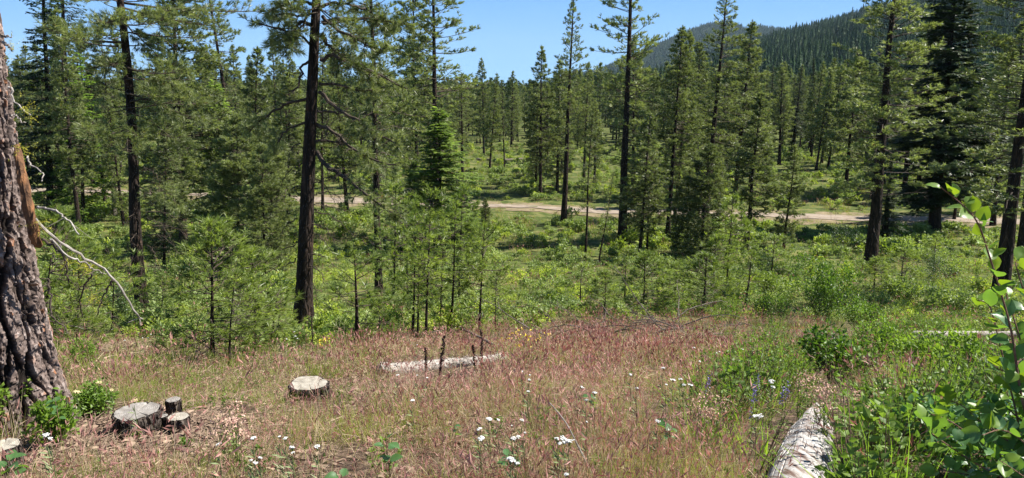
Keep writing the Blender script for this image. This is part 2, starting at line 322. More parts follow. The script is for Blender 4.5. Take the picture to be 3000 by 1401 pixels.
def hill(name, ridge, r0, r1, back, zb, step, seed, scl, lab, cut=None, k=.9):
    """ridge: (px, py of the ridge ground) at distance r1"""
    g = np.random.default_rng(seed); xs = [a for a, _ in ridge]; ys = [b for _, b in ridge]
    def elev(px):
        y = np.interp(px, xs, ys); b = (700.5 - y) / F; dy = cP + b * sP; dz = -sP + b * cP; return dz / dy
    def H(X, Y):
        px = 1500 + X / Y * (cP * F) * .985
        e = elev(px); rr = Y; t = np.clip((rr - r0) / (r1 - r0), 0, 1.6); up = np.where(t < 1, t ** k, 1 - (t - 1) * .6)
        return zb + (e * r1 + CAMZ - zb) * np.maximum(up, -.1) + (fbm(X / 140, Y / 140, 3, seed) - .5) * 22 * np.clip(t, 0, 1)
    px = np.linspace(xs[0], xs[-1], 90); rr = np.linspace(r0, r1 * 1.15, 50)
    PX, RR = np.meshgrid(px, rr); X = (PX - 1500) / F / (cP * .985) * RR; Y = RR; Z = H(X, Y); i = np.arange(X.size).reshape(X.shape)
    a, b, c, d = i[:-1, :-1].ravel(), i[:-1, 1:].ravel(), i[1:, 1:].ravel(), i[1:, :-1].ravel()
    mb = MB(); mb.add(np.stack([X, Y, Z], -1), np.concatenate([np.stack([a, b, c], 1), np.stack([a, c, d], 1)]))
    link(name, mb.mesh(name, [M_hillground], True), kind='structure')
    n = step; rr = np.sqrt(g.uniform((r0 + back) ** 2, (r1 * 1.02) ** 2, n)); p = g.uniform(xs[0], xs[-1], n); X = (p - 1500) / F / (cP * .985) * rr; Y = rr; Z = H(X, Y)
    dn = fbm(X / 60, Y / 60, 3, seed + 5); keep = dn > .33; X, Y, Z = X[keep], Y[keep], Z[keep]; m = len(X)
    scatter(name + '_forest', hillmesh, np.stack([X, Y, Z - .5], 1), g.uniform(0, 6.28, m), scl * g.uniform(.65, 1.25, m) * (1 + .35 * (g.random(m) > .93)), label=lab)
hill('hill', [(1600, 300), (1760, 262), (1900, 228), (2050, 180), (2160, 140), (2238, 104), (2331, 88), (2407, 66), (2494, 34), (2580, 12), (2715, 5), (2850, 5), (2930, 10), (3100, 0), (3300, 10)],
     420, 1650, 60, -1, 21000, 11, .9, 'dense dark conifer forest covering the near hillside')
hill('far_ridge', [(1560, 255), (1727, 215), (1850, 160), (1913, 125), (1983, 98), (2035, 76), (2090, 72), (2140, 80), (2192, 80), (2240, 92), (2300, 110), (2500, 130)],
     2200, 3600, 150, -10, 26000, 12, 1.0, 'bluish conifer forest on the distant ridge')

# ------------------------------------------------------------------ tree builders
def crown_mesh(name, seed, H=20, cb=.35, rc=2.3, kind='pine', whorl=.42, per=5, needles=8, nl=.24, nw=.035, mat=None, dens=3.2, sparse=0, peak=.25, taper=.8, droop=0, near=False, live=1.0, bmat=None, gap=.3, side=None, spr=(8, 64)):
    """branches with foliage; built for a trunk of height H standing on the origin"""
    g = np.random.default_rng(seed); mb = MB(); z0 = H * cb; mat = mat or M_pine; bmat = bmat or M_twig
    zs = []; z = z0
    while z < H * .985:
        n = max(2, int(g.normal(per, 1))); zs += list(z + g.uniform(-.12, .12, n)); z += whorl * g.uniform(.6, 1.4) * (1 - .35 * (z - z0) / (H - z0))
    zs = np.array(zs); nb = len(zs); u = (zs - z0) / (H - z0)
    az = g.uniform(0, 2 * np.pi, nb)
    env = np.where(u < peak, .62 + .38 * u / peak, ((1 - u) / (1 - peak)) ** taper)
    L = rc * env * g.uniform(.42, 1.18, nb) + .12
    L *= 1 - gap * (fbm(az * 1.3 + seed, zs * .7, 2, seed) > .58)
    if side is not None: L *= 1 + side[1] * np.cos(az - side[0])
    el = np.radians(np.interp(u, [0, .4, .8, 1], [-14, 2, 28, 62]) + g.uniform(-20, 20, nb)) - droop * (1 - u)
    ca, sa = np.cos(az), np.sin(az)
    hd = np.stack([ca, sa, 0 * ca], 1); D = hd * np.cos(el)[:, None] + np.array([0, 0, 1.]) * np.sin(el)[:, None]
    B = np.stack([0 * zs, 0 * zs, zs], 1)
    curve = (.22 if kind == 'pine' else -.10) * g.uniform(.4, 1.3, nb)
    wob = g.normal(0, .05, (nb, 2))
    def pos(i, s):
        s = np.asarray(s)[:, None]; return B[i] + D[i] * L[i, None] * s + np.array([0, 0, 1.]) * (curve[i, None] * L[i, None] * (s ** 2 - .35 * s)) + np.stack([-sa[i], ca[i], 0 * ca[i]], 1) * (np.sin(s * 5 + wob[i, :1] * 60) * wob[i, 1:] * L[i, None])
    ib = np.arange(nb); br = (.011 + .0095 * L) * (1.0 if not near else .8)
    K = 4 if near else 3
    for k in range(K):
        s0, s1 = k / K, (k + 1) / K
        sticks(mb, pos(ib, np.full(nb, s0)), pos(ib, np.full(nb, s1)), br * (1 - .8 * s0), br * (1 - .8 * s1), 1, 4 if near else 3)
    lv = (g.random(nb) < live)
    # side twigs
    ct = np.maximum(1, (L * dens * (1 - sparse * g.random(nb))).astype(int)) * lv; it = np.repeat(ib, ct); m = len(it)
    s = g.uniform(.28 if kind == 'pine' else .12, 1.0, m) ** (.75 if kind == 'pine' else .9); p0 = pos(it, s); tn = norm(pos(it, np.minimum(s + .05, 1.05)) - p0)
    sg = np.where(g.random(m) < .5, -1, 1); sd = norm(np.cross(tn, np.array([0, 0, 1.]))) * sg[:, None]
    ang = np.radians(g.uniform(30, 65, m)); lift = g.uniform(-.15, .95, m) if kind == 'pine' else g.uniform(-.45, .1, m)
    td = norm(tn * np.cos(ang)[:, None] + sd * np.sin(ang)[:, None] + np.array([0, 0, 1.]) * lift[:, None])
    tl = L[it] * .34 * (1.15 - s) * g.uniform(.7, 1.2, m) + (.16 if kind == 'pine' else .12)
    p1 = p0 + td * tl[:, None]
    sticks(mb, p0, p1, .009 if not near else .007, .005 if not near else .004, 1)
    li = ib[lv]; E = pos(li, np.full(len(li), 1.0)); ED = norm(E - pos(li, np.full(len(li), .9)))
    if kind == 'pine':
        up = np.array([0, 0, .35])
        P = [p1, E]; A = [norm(td + up), norm(ED + up)]
        q = tl > .42; P.append((p0 + (p1 - p0) * .55)[q]); A.append(norm(td + up)[q])
        q2 = (tl > .3) & (g.random(m) < .5); jd = rand_dir(q2.sum(), g); P.append(p1[q2] - td[q2] * .1 + jd * .12 + [0, 0, .05]); A.append(norm(td[q2] + jd * .6 + up))
        if not near: n2 = li[::2]; P.append(pos(n2, np.full(len(n2), .86)) + [0, 0, .06]); A.append(norm(D[n2] + up))
        P = np.concatenate(P); A = np.concatenate(A)
        top = np.array([[0, 0, H * .985], [0, 0, H]]); P = np.concatenate([P, top]); A = np.concatenate([A, [[0, 0, 1.]] * 2])
        tufts(mb, P, A, needles, nl, nw, g, 0, spread=spr)
    else:
        # sprays along the twigs and the branch
        per_t = 4 if near else 3
        S0 = np.concatenate([p0, pos(li, np.full(len(li), .55)), pos(li, np.full(len(li), .8))]); S1 = np.concatenate([p1, pos(li, np.full(len(li), .82)), E])
        dr = norm(S1 - S0); ln = np.linalg.norm(S1 - S0, axis=1); cnt = np.maximum(2, (ln * needles).astype(int)); k = np.repeat(np.arange(len(S0)), cnt); mm = len(k)
        f = g.random(mm)[:, None]; p = S0[k] + (S1 - S0)[k] * f; sgn = np.where(g.random(mm) < .5, -1, 1)[:, None]
        sdv = norm(np.cross(dr[k], np.array([0, 0, 1.]))) * sgn
        d = norm(dr[k] * .8 + sdv * g.uniform(.4, 1.2, (mm, 1)) + np.array([0, 0, 1.]) * g.uniform(-.5, .15, (mm, 1)) + rand_dir(mm, g) * .2)
        l = nl * g.uniform(.6, 1.2, (mm, 1)); wv = norm(np.cross(d, rand_dir(mm, g) * .7 + [0, 0, 1.])) * nw * .5
        v = np.stack([p - wv * .4, p + d * l * .45 - wv, p + d * l, p + d * l * .45 + wv], 1); t = (np.arange(mm) * 4)[:, None, None] + np.array([[0, 1, 2], [0, 2, 3]])[None]
        vv = np.clip(np.repeat(g.random(len(S0))[k] * .6 + .3 * f[:, 0] + .05, 2), 0, .97); mb.add(v, t, 0, vv)
    return mb.mesh(name, [mat, bmat])
def dead_branch_mesh(seed, twigs=9, r=.013, mat=None):
    """a bare forked branch one metre long along +X"""
    g = np.random.default_rng(seed); mb = MB(); K = 5; D = np.array([1, 0, .15]); p = np.zeros(3); pts = [p]; dirs = []
    for k in range(K):
        D = norm(D + np.array([0, 0, -.12]) + g.normal(0, .16, 3)); p = p + D / K; pts.append(p); dirs.append(D)
    pts = np.array(pts); tube(mb, pts, np.linspace(r, r * .3, K + 1), 5)
    for q in range(twigs):
        k = g.integers(1, K); p = pts[k] + (pts[k + 1] - pts[k]) * g.random() if k < K else pts[k]; d = norm(dirs[min(k, K - 1)] + g.normal(0, .75, 3) + [0, 0, -.35]); l = g.uniform(.12, .32)
        m = p + d * l * .5; e = m + norm(d + g.normal(0, .4, 3) + [0, 0, -.3]) * l * .5
        sticks(mb, [p, m], [m, e], [r * .35, r * .25], [r * .25, r * .12])
        if g.random() < .6: sticks(mb, [m], [m + norm(d + g.normal(0, .8, 3)) * l * .35], r * .2, r * .1)
    return mb.mesh('dead_branch', [mat or M_twig])
def trunk_mesh(name, H, r, seed, sides=12, rings=16, flare=.35, top=.12, bend=.12, mat=None, knobs=.12):
    g = np.random.default_rng(seed); t = np.linspace(0, 1, rings) ** 1.3; z = t * H - .35 * (t == 0)
    x = (fbm(z * .15 + seed, z * 0, 2, seed) - .5) * bend * 2 * np.sin(t * np.pi); y = (fbm(z * .15 + seed, z * 0 + 9, 2, seed + 2) - .5) * bend * 2 * np.sin(t * np.pi)
    rad = r * (1 - (1 - top) * t ** .9) + r * flare * np.exp(-np.maximum(z, 0) / (r * 2.2))
    mb = MB(); tube(mb, np.stack([x, y, z], 1), rad, sides, 0, jit=knobs, rng=g); return mb.mesh(name, [mat or M_bark], True)

# library of crowns: name -> (mesh, H, rc)
LIB = {}
def lib(key, **k):
    LIB[key] = (crown_mesh(key + '_crown', **k), k.get('H', 20), k.get('rc', 2.3))
lib('tall_a', seed=21, H=24, cb=.28, rc=2.6, needles=10, dens=5.6, per=6, nw=.062, nl=.27)
lib('tall_b', seed=22, H=24, cb=.36, rc=2.3, needles=10, dens=5.6, per=6, nw=.062, nl=.27)
lib('tall_c', seed=23, H=24, cb=.20, rc=3.0, needles=10, dens=5, per=7, nw=.062, nl=.27)
lib('mid_a', seed=24, H=16, cb=.13, rc=1.9, needles=10, dens=6, per=6, whorl=.38, nw=.06, nl=.26)
lib('mid_b', seed=25, H=16, cb=.22, rc=1.7, needles=10, dens=6, per=6, whorl=.38, nw=.06, nl=.26)
lib('bushy', seed=26, H=11, cb=.07, rc=2.1, needles=11, dens=7.0, per=7, whorl=.30, taper=.62, nw=.045, nl=.26)
lib('airy', seed=28, H=24, cb=.26, rc=2.9, needles=9, dens=4.2, per=6, nw=.055, nl=.25, gap=.45, whorl=.5, peak=.3)
lib('airy_b', seed=29, H=24, cb=.34, rc=2.3, needles=9, dens=4.5, per=5, nw=.055, nl=.25, gap=.45, whorl=.5)
lib('thin', seed=27, H=14, cb=.35, rc=.9, needles=10, dens=6, per=4, whorl=.5)
lib('fir_dark', seed=31, H=22, cb=.10, rc=3.1, kind='fir', needles=14, nl=.28, nw=.11, dens=7, per=6, whorl=.38, mat=M_fir, droop=.15, peak=.12, taper=.9)
lib('fir_dark_b', seed=33, H=22, cb=.16, rc=2.6, kind='fir', needles=12, nl=.26, nw=.08, dens=7, per=6, whorl=.40, mat=M_fir, droop=.2, peak=.15, taper=.8)
lib('fir_black', seed=35, H=22, cb=.14, rc=3.1, kind='fir', needles=14, nl=.30, nw=.12, dens=9, per=7, whorl=.34, mat=M_fir, droop=.15, peak=.15, taper=.8)
lib('fir_bright', seed=32, H=12, cb=.05, rc=1.9, kind='fir', needles=22, nl=.20, nw=.085, dens=9, per=7, whorl=.28, mat=M_firlime, droop=.1, peak=.22, taper=.65, near=True)
lib('larch', seed=34, H=14, cb=.06, rc=2.1, kind='fir', needles=18, nl=.19, nw=.08, dens=8, per=6, whorl=.38, mat=M_larch, droop=.05, peak=.15, near=True)
lib('young_a', seed=41, H=3, cb=.12, rc=.95, needles=20, nl=.18, nw=.019, dens=5.5, per=6, whorl=.25, spr=(8, 62), mat=M_young, near=True, taper=.6)
lib('young_b', seed=42, H=3, cb=.28, rc=.75, needles=20, nl=.18, nw=.019, dens=5.5, per=5, whorl=.28, spr=(8, 62), mat=M_young, near=True, taper=.6, sparse=.3)
lib('young_c', seed=43, H=4, cb=.42, rc=.7, needles=20, nl=.19, nw=.020, dens=5.5, per=5, whorl=.3, spr=(8, 62), mat=M_young, near=True, taper=.7, sparse=.3)
lib('young_d', seed=44, H=3, cb=.18, rc=.85, needles=20, nl=.20, nw=.020, dens=5, per=4, whorl=.36, mat=M_young, near=True, taper=.5, spr=(8, 55), gap=.6)
lib('young_e', seed=45, H=3.4, cb=.06, rc=1.0, needles=20, nl=.17, nw=.019, dens=6.5, per=7, whorl=.24, mat=M_young, near=True, taper=.75, spr=(8, 60), gap=.3)
lib('young_f', seed=46, H=5, cb=.34, rc=.85, needles=18, nl=.20, nw=.022, dens=5, per=5, whorl=.34, mat=M_young, near=True, taper=.6, spr=(8, 60), gap=.45)
DEADB = [dead_branch_mesh(s) for s in (51, 52, 53, 54, 55)]

def tree(name, cat, label, base, top, rb, crown, rc=None, group=None, dead=None, seed=0, mat=None, sink=0.0, H=None, bend=.12, cname='crown'):
    """base = world point, top = world point of the tip; rb = trunk radius; rc = crown radius"""
    base = Vector(base); ax = Vector(top) - base; h = ax.length
    root = thing(name, label, cat, base, group); q = Vector((0, 0, 1)).rotation_difference(ax.normalized())
    rzq = Quaternion((0, 0, 1), (seed * 2.399) % 6.283)
    root.rotation_mode = 'QUATERNION'; root.rotation_quaternion = q @ rzq
    link('trunk', trunk_mesh('trunk', h, rb, seed + 100, mat=mat, bend=bend), root)
    if crown:
        me, H0, r0 = LIB[crown]; c = link(cname, me, root); k = (rc / r0) if rc else h / H0; c.scale = (k, k, h / H0)
    if dead:
        g = np.random.default_rng(seed)
        for q in range(12):
            z = h * g.uniform(.06, .42); d = link('dead_branch', DEADB[q % len(DEADB)], root); k = (rc or 2) * g.uniform(.45, .85); d.scale = (k, k, k)
            d.location = (0, 0, z); d.rotation_euler = (0, g.uniform(-.1, .35), g.uniform(0, 6.28))
    return root
def hero(name, cat, label, bx, by, tx, ty, wpx, crown, rcpx, **k):
    """a tree by its foot, tip, trunk width and crown half-width as measured in the photograph, all taken at the foot's distance"""
    b = gpt(bx, by); t = ppt(tx, ty, b.y); m = b.y / F * 1.02
    return tree(name, cat, label, b, t, max(.02, wpx * m * .5), crown, rcpx * m, seed=int(bx + by * 3), **k)

PP, DF = 'ponderosa_pine', 'douglas_fir'
HERO = [
 # name, label, bx, by, tx, ty, w, crown, rc, extra
 (DF, 'dark tall fir, left of a pair behind the big leaning trunk', 150, 640, 118, -260, 22, 'fir_dark', 120, {}),
 (DF, 'dark tall fir, right of a pair standing behind the bright larch', 196, 610, 180, -230, 24, 'fir_dark_b', 105, {}),
 ('larch', 'lime green larch in front of the pair of dark firs at left', 245, 655, 225, 150, 12, 'larch', 118, {}),
 (PP, 'thin dark pine rising behind the short broken snag', 340, 600, 292, 60, 12, 'tall_b', 60, {}),
 (PP, 'leaning pine with open crown against the sky, left of the dark central pine', 712, 640, 585, -190, 17, 'airy_b', 92, {}),
 (PP, 'broad grey green pine just right of the orange edged trunk', 540, 760, 500, -160, 26, 'tall_c', 165, {}),
 (DF, 'bushy green fir with low branches between the two dark pine trunks', 640, 700, 628, 240, 14, 'fir_bright', 105, dict(mat=None)),
 (PP, 'low dense pine in front of the bushy green fir, foliage to the ground', 700, 800, 694, 345, 11, 'bushy', 112, {}),
 (PP, 'round dense pine just left of the central dark trunk', 775, 810, 768, 430, 10, 'bushy', 88, {}),
 (PP, 'dense pine low between the orange edged trunk and the broad pine', 480, 800, 488, 400, 10, 'mid_a', 90, {}),
 (PP, 'slim pine with pointed tip against the skyline left of the central trunk', 738, 720, 755, 140, 14, 'mid_a', 92, {}),
 (PP, 'bushy pine half hidden behind the central dark trunk', 845, 690, 848, 210, 12, 'mid_b', 80, {}),
 (PP, 'pine with yellow green foliage low beside the central trunk', 790, 745, 800, 400, 10, 'bushy', 85, {}),
 (PP, 'thin straight pine right of the central dark trunk behind its long limbs', 945, 635, 945, 100, 10, 'tall_b', 50, dict(dead='b')),
 (PP, 'grey barked pine with bare lower trunk right of the drooping limbs', 1110, 868, 1078, -330, 24, 'airy', 140, dict(dead='b')),
 (PP, 'slender pine left of the tallest pine near the open sky', 1225, 655, 1205, -150, 13, 'tall_b', 80, {}),
 (PP, 'tall pine with long side twigs reaching into the open sky', 1283, 700, 1262, -260, 22, 'airy', 150, {}),
 (DF, 'bright green fir in front of the pines at the left edge of the clearing', 1292, 735, 1284, 318, 16, 'fir_bright', 132, {}),
 (DF, 'small darker fir tucked left of the bright green fir', 1215, 705, 1215, 470, 10, 'fir_bright', 62, {}),
 (PP, 'medium pine with dense crown on the left edge of the far clearing', 1355, 540, 1352, 215, 10, 'airy_b', 62, {}),
 (PP, 'tiny round headed dark pine sapling on the verge of the dirt road', 1422, 690, 1422, 582, 6, 'bushy', 22, {}),
 (PP, 'leaning slim pine in the middle of the far clearing', 1434, 502, 1456, 215, 7, 'mid_b', 28, {}),
 (PP, 'straight slim pine in the back of the clearing, nearest the open sky', 1498, 432, 1503, 208, 7, 'mid_a', 27, {}),
 (PP, 'slim pine with narrow crown at the back left of the clearing', 1418, 456, 1411, 170, 7, 'mid_b', 32, {}),
 (PP, 'pole thin fire scarred pine in the far clearing', 1478, 500, 1470, 235, 5, 'thin', 16, {}),
 (PP, 'pointed pine on the right edge of the far clearing, two trunks together', 1583, 577, 1586, 134, 11, 'mid_b', 50, dict(dead='b')),
 (PP, 'thinner companion trunk just left of the pointed clearing pine', 1570, 548, 1576, 260, 8, 'mid_a', 40, {}),
 (PP, 'dark bushy pine filling the space right of the pointed clearing pine', 1632, 564, 1640, 175, 10, 'mid_a', 62, {}),
 (PP, 'narrow tall pine whose tip just reaches the top of the open sky', 1651, 660, 1681, -12, 18, 'airy_b', 66, dict(dead='b')),
 (PP, 'pole thin dark sapling left of the thickest midfield trunk', 1714, 757, 1736, 330, 8, 'thin', 32, dict(dead='b')),
 (PP, 'bare leaning pole sapling beside the thickest midfield trunk', 1752, 782, 1797, 505, 6, 'thin', 16, {}),
 (PP, 'thick trunked pine, the tallest of the midfield trees right of the open sky', 1822, 705, 1856, -270, 26, 'airy', 124, dict(dead='a')),
 (PP, 'medium dark green pine with twin stems right of the thickest midfield trunk', 1872, 768, 1905, 330, 12, 'mid_b', 72, {}),
 (PP, 'slim second stem right beside the twin stem medium pine', 1895, 762, 1912, 420, 8, 'mid_b', 50, {}),
 (PP, 'tall pine below the far blue peak with a pointed tip', 1955, 702, 2000, 76, 15, 'tall_a', 85, dict(dead='b')),
 (PP, 'twin topped companion right of the pine below the blue peak', 1972, 690, 2022, 90, 12, 'tall_a', 70, {}),
 (PP, 'tall pine hiding the gap between the two ridges', 2066, 640, 2132, -40, 20, 'airy', 105, {}),
 (PP, 'sunlit broad pine behind and right of the ridge gap pine', 2150, 600, 2205, 60, 14, 'tall_c', 95, {}),
 (PP, 'large bushy young pine with foliage nearly to the ground', 2050, 768, 2078, 430, 11, 'bushy', 88, {}),
 (PP, 'bushy young pine crowding left of the larger bushy one', 2012, 742, 2022, 500, 9, 'bushy', 62, {}),
 (PP, 'open pine with straight dark stem left of the bright meadow at right', 2186, 738, 2231, 270, 14, 'mid_b', 78, dict(dead='b')),
 (PP, 'narrow pine standing alone in the bright meadow at right', 2296, 728, 2330, 425, 9, 'mid_a', 48, {}),
 (PP, 'half dead pine with rusty top at the back of the right meadow', 2283, 482, 2292, 185, 10, 'mid_b', 36, {}),
 (DF, 'dark spire shaped fir at the back of the right meadow', 2318, 460, 2350, 190, 9, 'fir_dark_b', 42, {}),
 (DF, 'second dark spire fir, farther right of the rusty pine', 2372, 440, 2385, 170, 9, 'fir_dark', 38, {}),
 (PP, 'leaning slim pine, left of four at the right meadow', 2375, 470, 2412, 180, 7, 'mid_b', 34, {}),
 (PP, 'slim pine, second of four at the right meadow', 2391, 496, 2436, 205, 7, 'mid_b', 34, {}),
 (PP, 'slim pine, third of four at the right meadow', 2407, 477, 2446, 170, 8, 'mid_a', 36, {}),
 (PP, 'slim pine, rightmost of four at the right meadow', 2426, 494, 2468, 190, 8, 'mid_a', 38, {}),
 (PP, 'pine with many bare lower branches left of the tall right hand pine', 2476, 560, 2518, 150, 12, 'mid_b', 60, dict(dead='b')),
 (PP, 'tall sunlit pine with long thin limbs, the tallest trunk in front of the hill', 2548, 790, 2640, -200, 38, 'airy', 175, dict(dead='a')),
 (DF, 'short dark fir with drooping skirts beside the tall right hand trunk', 2590, 712, 2612, 470, 20, 'fir_dark', 55, {}),
 (DF, 'deep dark fir with thick foliage, the darkest tree at right', 2735, 690, 2812, -210, 32, 'fir_black', 185, {}),
 (PP, 'dark trunked pine left of the darkest fir', 2650, 574, 2680, 120, 16, 'tall_a', 75, {}),
 (PP, 'dark trunked pine just behind the darkest fir', 2690, 566, 2730, 40, 14, 'tall_a', 75, {}),
 (PP, 'thin pine right of the darkest fir', 2795, 645, 2850, 230, 9, 'mid_b', 65, dict(dead='b')),
 (PP, 'open crowned pine near the right edge behind the leafy shoot', 2908, 662, 2965, 110, 15, 'airy', 112, dict(dead='b')),
 (PP, 'pine behind the road near the right edge of the view', 2948, 620, 3000, 60, 13, 'tall_a', 90, {}),
 (PP, 'leaning thick dark trunk at the right edge behind the leafy shoot', 2925, 905, 3085, -300, 48, 'airy', 240, {}),
 (PP, 'dark trunk cut off by the right edge of the view', 2990, 742, 3060, 60, 22, 'tall_b', 90, {}),
]
for (nm, lab, bx, by, tx, ty, wpx, cr, rc, ex) in HERO:
    hero(nm, {'ponderosa_pine': 'pine tree', 'douglas_fir': 'fir tree', 'larch': 'larch tree'}[nm], lab, bx, by, tx, ty, wpx, cr, rc, group='trees standing in the valley', **{k: v for k, v in ex.items() if v is not None})

YOUNG = [
 ('bushiest young pine, in front between the two dark trunks', 622, 1050, 618, 650, 15, 'young_e', 185),
 ('young pine touching the right side of the bushiest young pine', 745, 1040, 735, 735, 10, 'young_d', 125),
 ('thin stemmed young pine in front of the bushiest one', 672, 1078, 690, 800, 6, 'young_c', 75),
 ('small young pine left of the central dark trunk foot', 803, 1028, 815, 850, 8, 'young_b', 72),
 ('young pine with crooked dark stem right of the central trunk', 1045, 1022, 1038, 740, 16, 'young_d', 122),
 ('young pine sapling behind the left end of the chipped log', 1108, 1020, 1110, 890, 4, 'young_a', 50),
 ('young pine, leftmost stem of the thicket by the chipped log', 1208, 985, 1216, 610, 9, 'young_f', 80),
 ('young pine, second stem of the thicket by the chipped log', 1224, 988, 1228, 735, 7, 'young_b', 70),
 ('young pine, thickest stem of the thicket by the chipped log', 1248, 995, 1262, 570, 10, 'young_f', 95),
 ('taller young pine left of the thicket under the drooping limbs', 1150, 905, 1160, 555, 9, 'young_f', 100),
 ('young pine between the bright fir and the thicket', 1195, 885, 1188, 590, 8, 'young_d', 90),
 ('young pine in the middle of the thicket, behind the stalks', 1318, 985, 1334, 610, 9, 'young_f', 100),
 ('low young pine in the thicket, stem leaning right', 1290, 960, 1300, 640, 8, 'young_d', 95),
 ('young pine with straight stem at the right of the thicket', 1403, 985, 1420, 660, 9, 'young_d', 105),
 ('small pine leaning out of the right side of the thicket', 1452, 968, 1456, 800, 5, 'young_b', 62),
 ('young pine at the far back of the thicket with dark stem', 1345, 900, 1356, 560, 9, 'young_f', 88),
 ('lone small pine in front of the dark shadow band in the brush', 1770, 940, 1773, 795, 5, 'young_e', 62),
 ('young pine standing in the pile of dead branches', 1883, 915, 1888, 740, 7, 'young_e', 92),
 ('young pine right of the dead branch pile with a twin stem', 2058, 925, 2070, 745, 10, 'young_e', 98),
 ('bushy young pine behind the dead branch pile', 1975, 905, 1985, 770, 8, 'young_e', 80),
 ('taller thin young pine with upswept twigs, right of the big bushy pine', 2128, 850, 2147, 575, 7, 'young_c', 62),
 ('young pine with narrow crown left of the lush round bush', 2182, 900, 2202, 745, 8, 'young_b', 52),
 ('broad grey green young pine beside the lone slim sapling', 1700, 905, 1704, 775, 6, 'young_d', 70),
 ('stout young pine rising behind the twin stem young pine', 2090, 880, 2098, 690, 7, 'young_e', 78),
 ('young pine standing left of the dead branch pile', 1830, 890, 1836, 735, 6, 'young_f', 62),
 ('bushy young pine filling the gap before the dark scrub mound', 2560, 870, 2566, 755, 6, 'young_e', 62),
 ('grey green young pine behind the lush round bush', 2255, 830, 2270, 690, 6, 'young_d', 68),
 ('small dark young pine in the brush right of the lush round bush', 2640, 850, 2650, 735, 6, 'young_a', 60),
 ('slim young pine in the brush below the darkest fir', 2735, 800, 2745, 690, 4, 'young_c', 35),
 ('young pine hanging its needles beside the big leaning trunk', 225, 1010, 235, 670, 8, 'young_e', 120),
 ('young pine behind the bleached dead branch at left', 325, 985, 330, 720, 6, 'young_d', 110),
 ('young pine at the left edge behind the big leaning trunk', 130, 1030, 165, 640, 8, 'young_a', 150),
 ('small pine between the orange edged trunk and the bushiest young pine', 470, 985, 480, 820, 6, 'young_b', 70),
]
for lab, bx, by, tx, ty, wpx, cr, rc in YOUNG:
    hero('young_pine', 'young pine', lab, bx, by, tx, ty, wpx, cr, rc, group='young pines along the foot of the slope', bend=.05)

# ------------------------------------------------------------------ trees filling the stand beyond and beside the road
def fill():
    g = np.random.default_rng(77); kinds = ['mid_a', 'mid_b', 'tall_a', 'tall_b', 'tall_c', 'mid_a', 'fir_dark_b', 'mid_b', 'tall_a']; placed = []; n = 0; tries = 0
    while n < 235 and tries < 20000:
        tries += 1
        y = math.sqrt(g.uniform(66 ** 2, 205 ** 2)); x = g.uniform(-.80, .80) * y; z = float(ground(x, y)); px, py = to_px(x, y, z); px = float(px)
        if abs(y - road_y(x)) < 4.5 + (2 if px > 1380 else 0): continue
        if 1362 < px < 1560 and y < 185: continue
        if 2225 < px < 2460 and y < 150: continue
        if 1200 < px < 1370 and y < 86: continue
        if px > 1560 and y < 92 and g.random() < .75: continue
        if any((x - a) ** 2 + (y - b) ** 2 < 2.3 ** 2 for a, b in placed): continue
        placed.append((x, y)); k = kinds[g.integers(len(kinds))]
        h = g.uniform(11, 20) * (1.0 if px < 1300 or px > 1650 else .86)
        if 1340 < px < 1600: h = min(h, 14.5 + g.uniform(-2, .8))
        if px < 1180: h = h * 1.12
        rc = {'tall_c': 2.7, 'fir_dark_b': 2.1, 'tall_a': 2.3}.get(k, 1.9) * g.uniform(.8, 1.15) * h / 16
        Zs = [(250, 'at the far left'), (500, 'behind the orange edged trunk'), (800, 'behind the bushiest young pine'), (1050, 'behind the central dark trunk'), (1230, 'left of the bright fir'), (1370, 'at the left clearing edge'), (1560, 'behind the clearing'), (1750, 'right of the clearing'), (1980, 'under the blue peak'), (2225, 'left of the right meadow'), (2460, 'behind the right meadow'), (2640, 'by the tall right trunk'), (2850, 'behind the darkest fir'), (9999, 'at the far right')]
        side = next(b for a, b in Zs if px < a)
        dep = 'beside the road' if y < 100 else ('beyond the road' if y < 150 else 'in the far rows')
        if k.startswith('fir'): nm, ct, kd = DF, 'fir tree', 'dark fir'
        else: nm, ct, kd = PP, 'pine tree', ('tall slim pine' if h > 15 and k == 'tall_b' else 'tall pine' if h > 15 else 'short pine' if h < 12.6 else 'medium pine')
        tree(nm, ct, f'{kd} {side}, {dep}', (x, y, z), (x + g.normal(0, .35), y + g.normal(0, .3), z + h), .10 + h * .0075 * g.uniform(.7, 1.3), k, rc, group='trees of the wood behind the road', seed=n * 7 + 3)
        n += 1
fill()
LOD = [crown_mesh('far_pine', 61, H=15, cb=.18, rc=2.0, needles=4, nl=.55, nw=.17, dens=2.6, per=5, whorl=.6),
       crown_mesh('far_pine', 62, H=16, cb=.25, rc=1.8, needles=4, nl=.55, nw=.17, dens=2.6, per=5, whorl=.6),
       crown_mesh('far_fir', 63, H=16, cb=.12, rc=2.1, kind='fir', needles=4, nl=.8, nw=.30, dens=2.2, per=5, whorl=.65, mat=M_fir)]
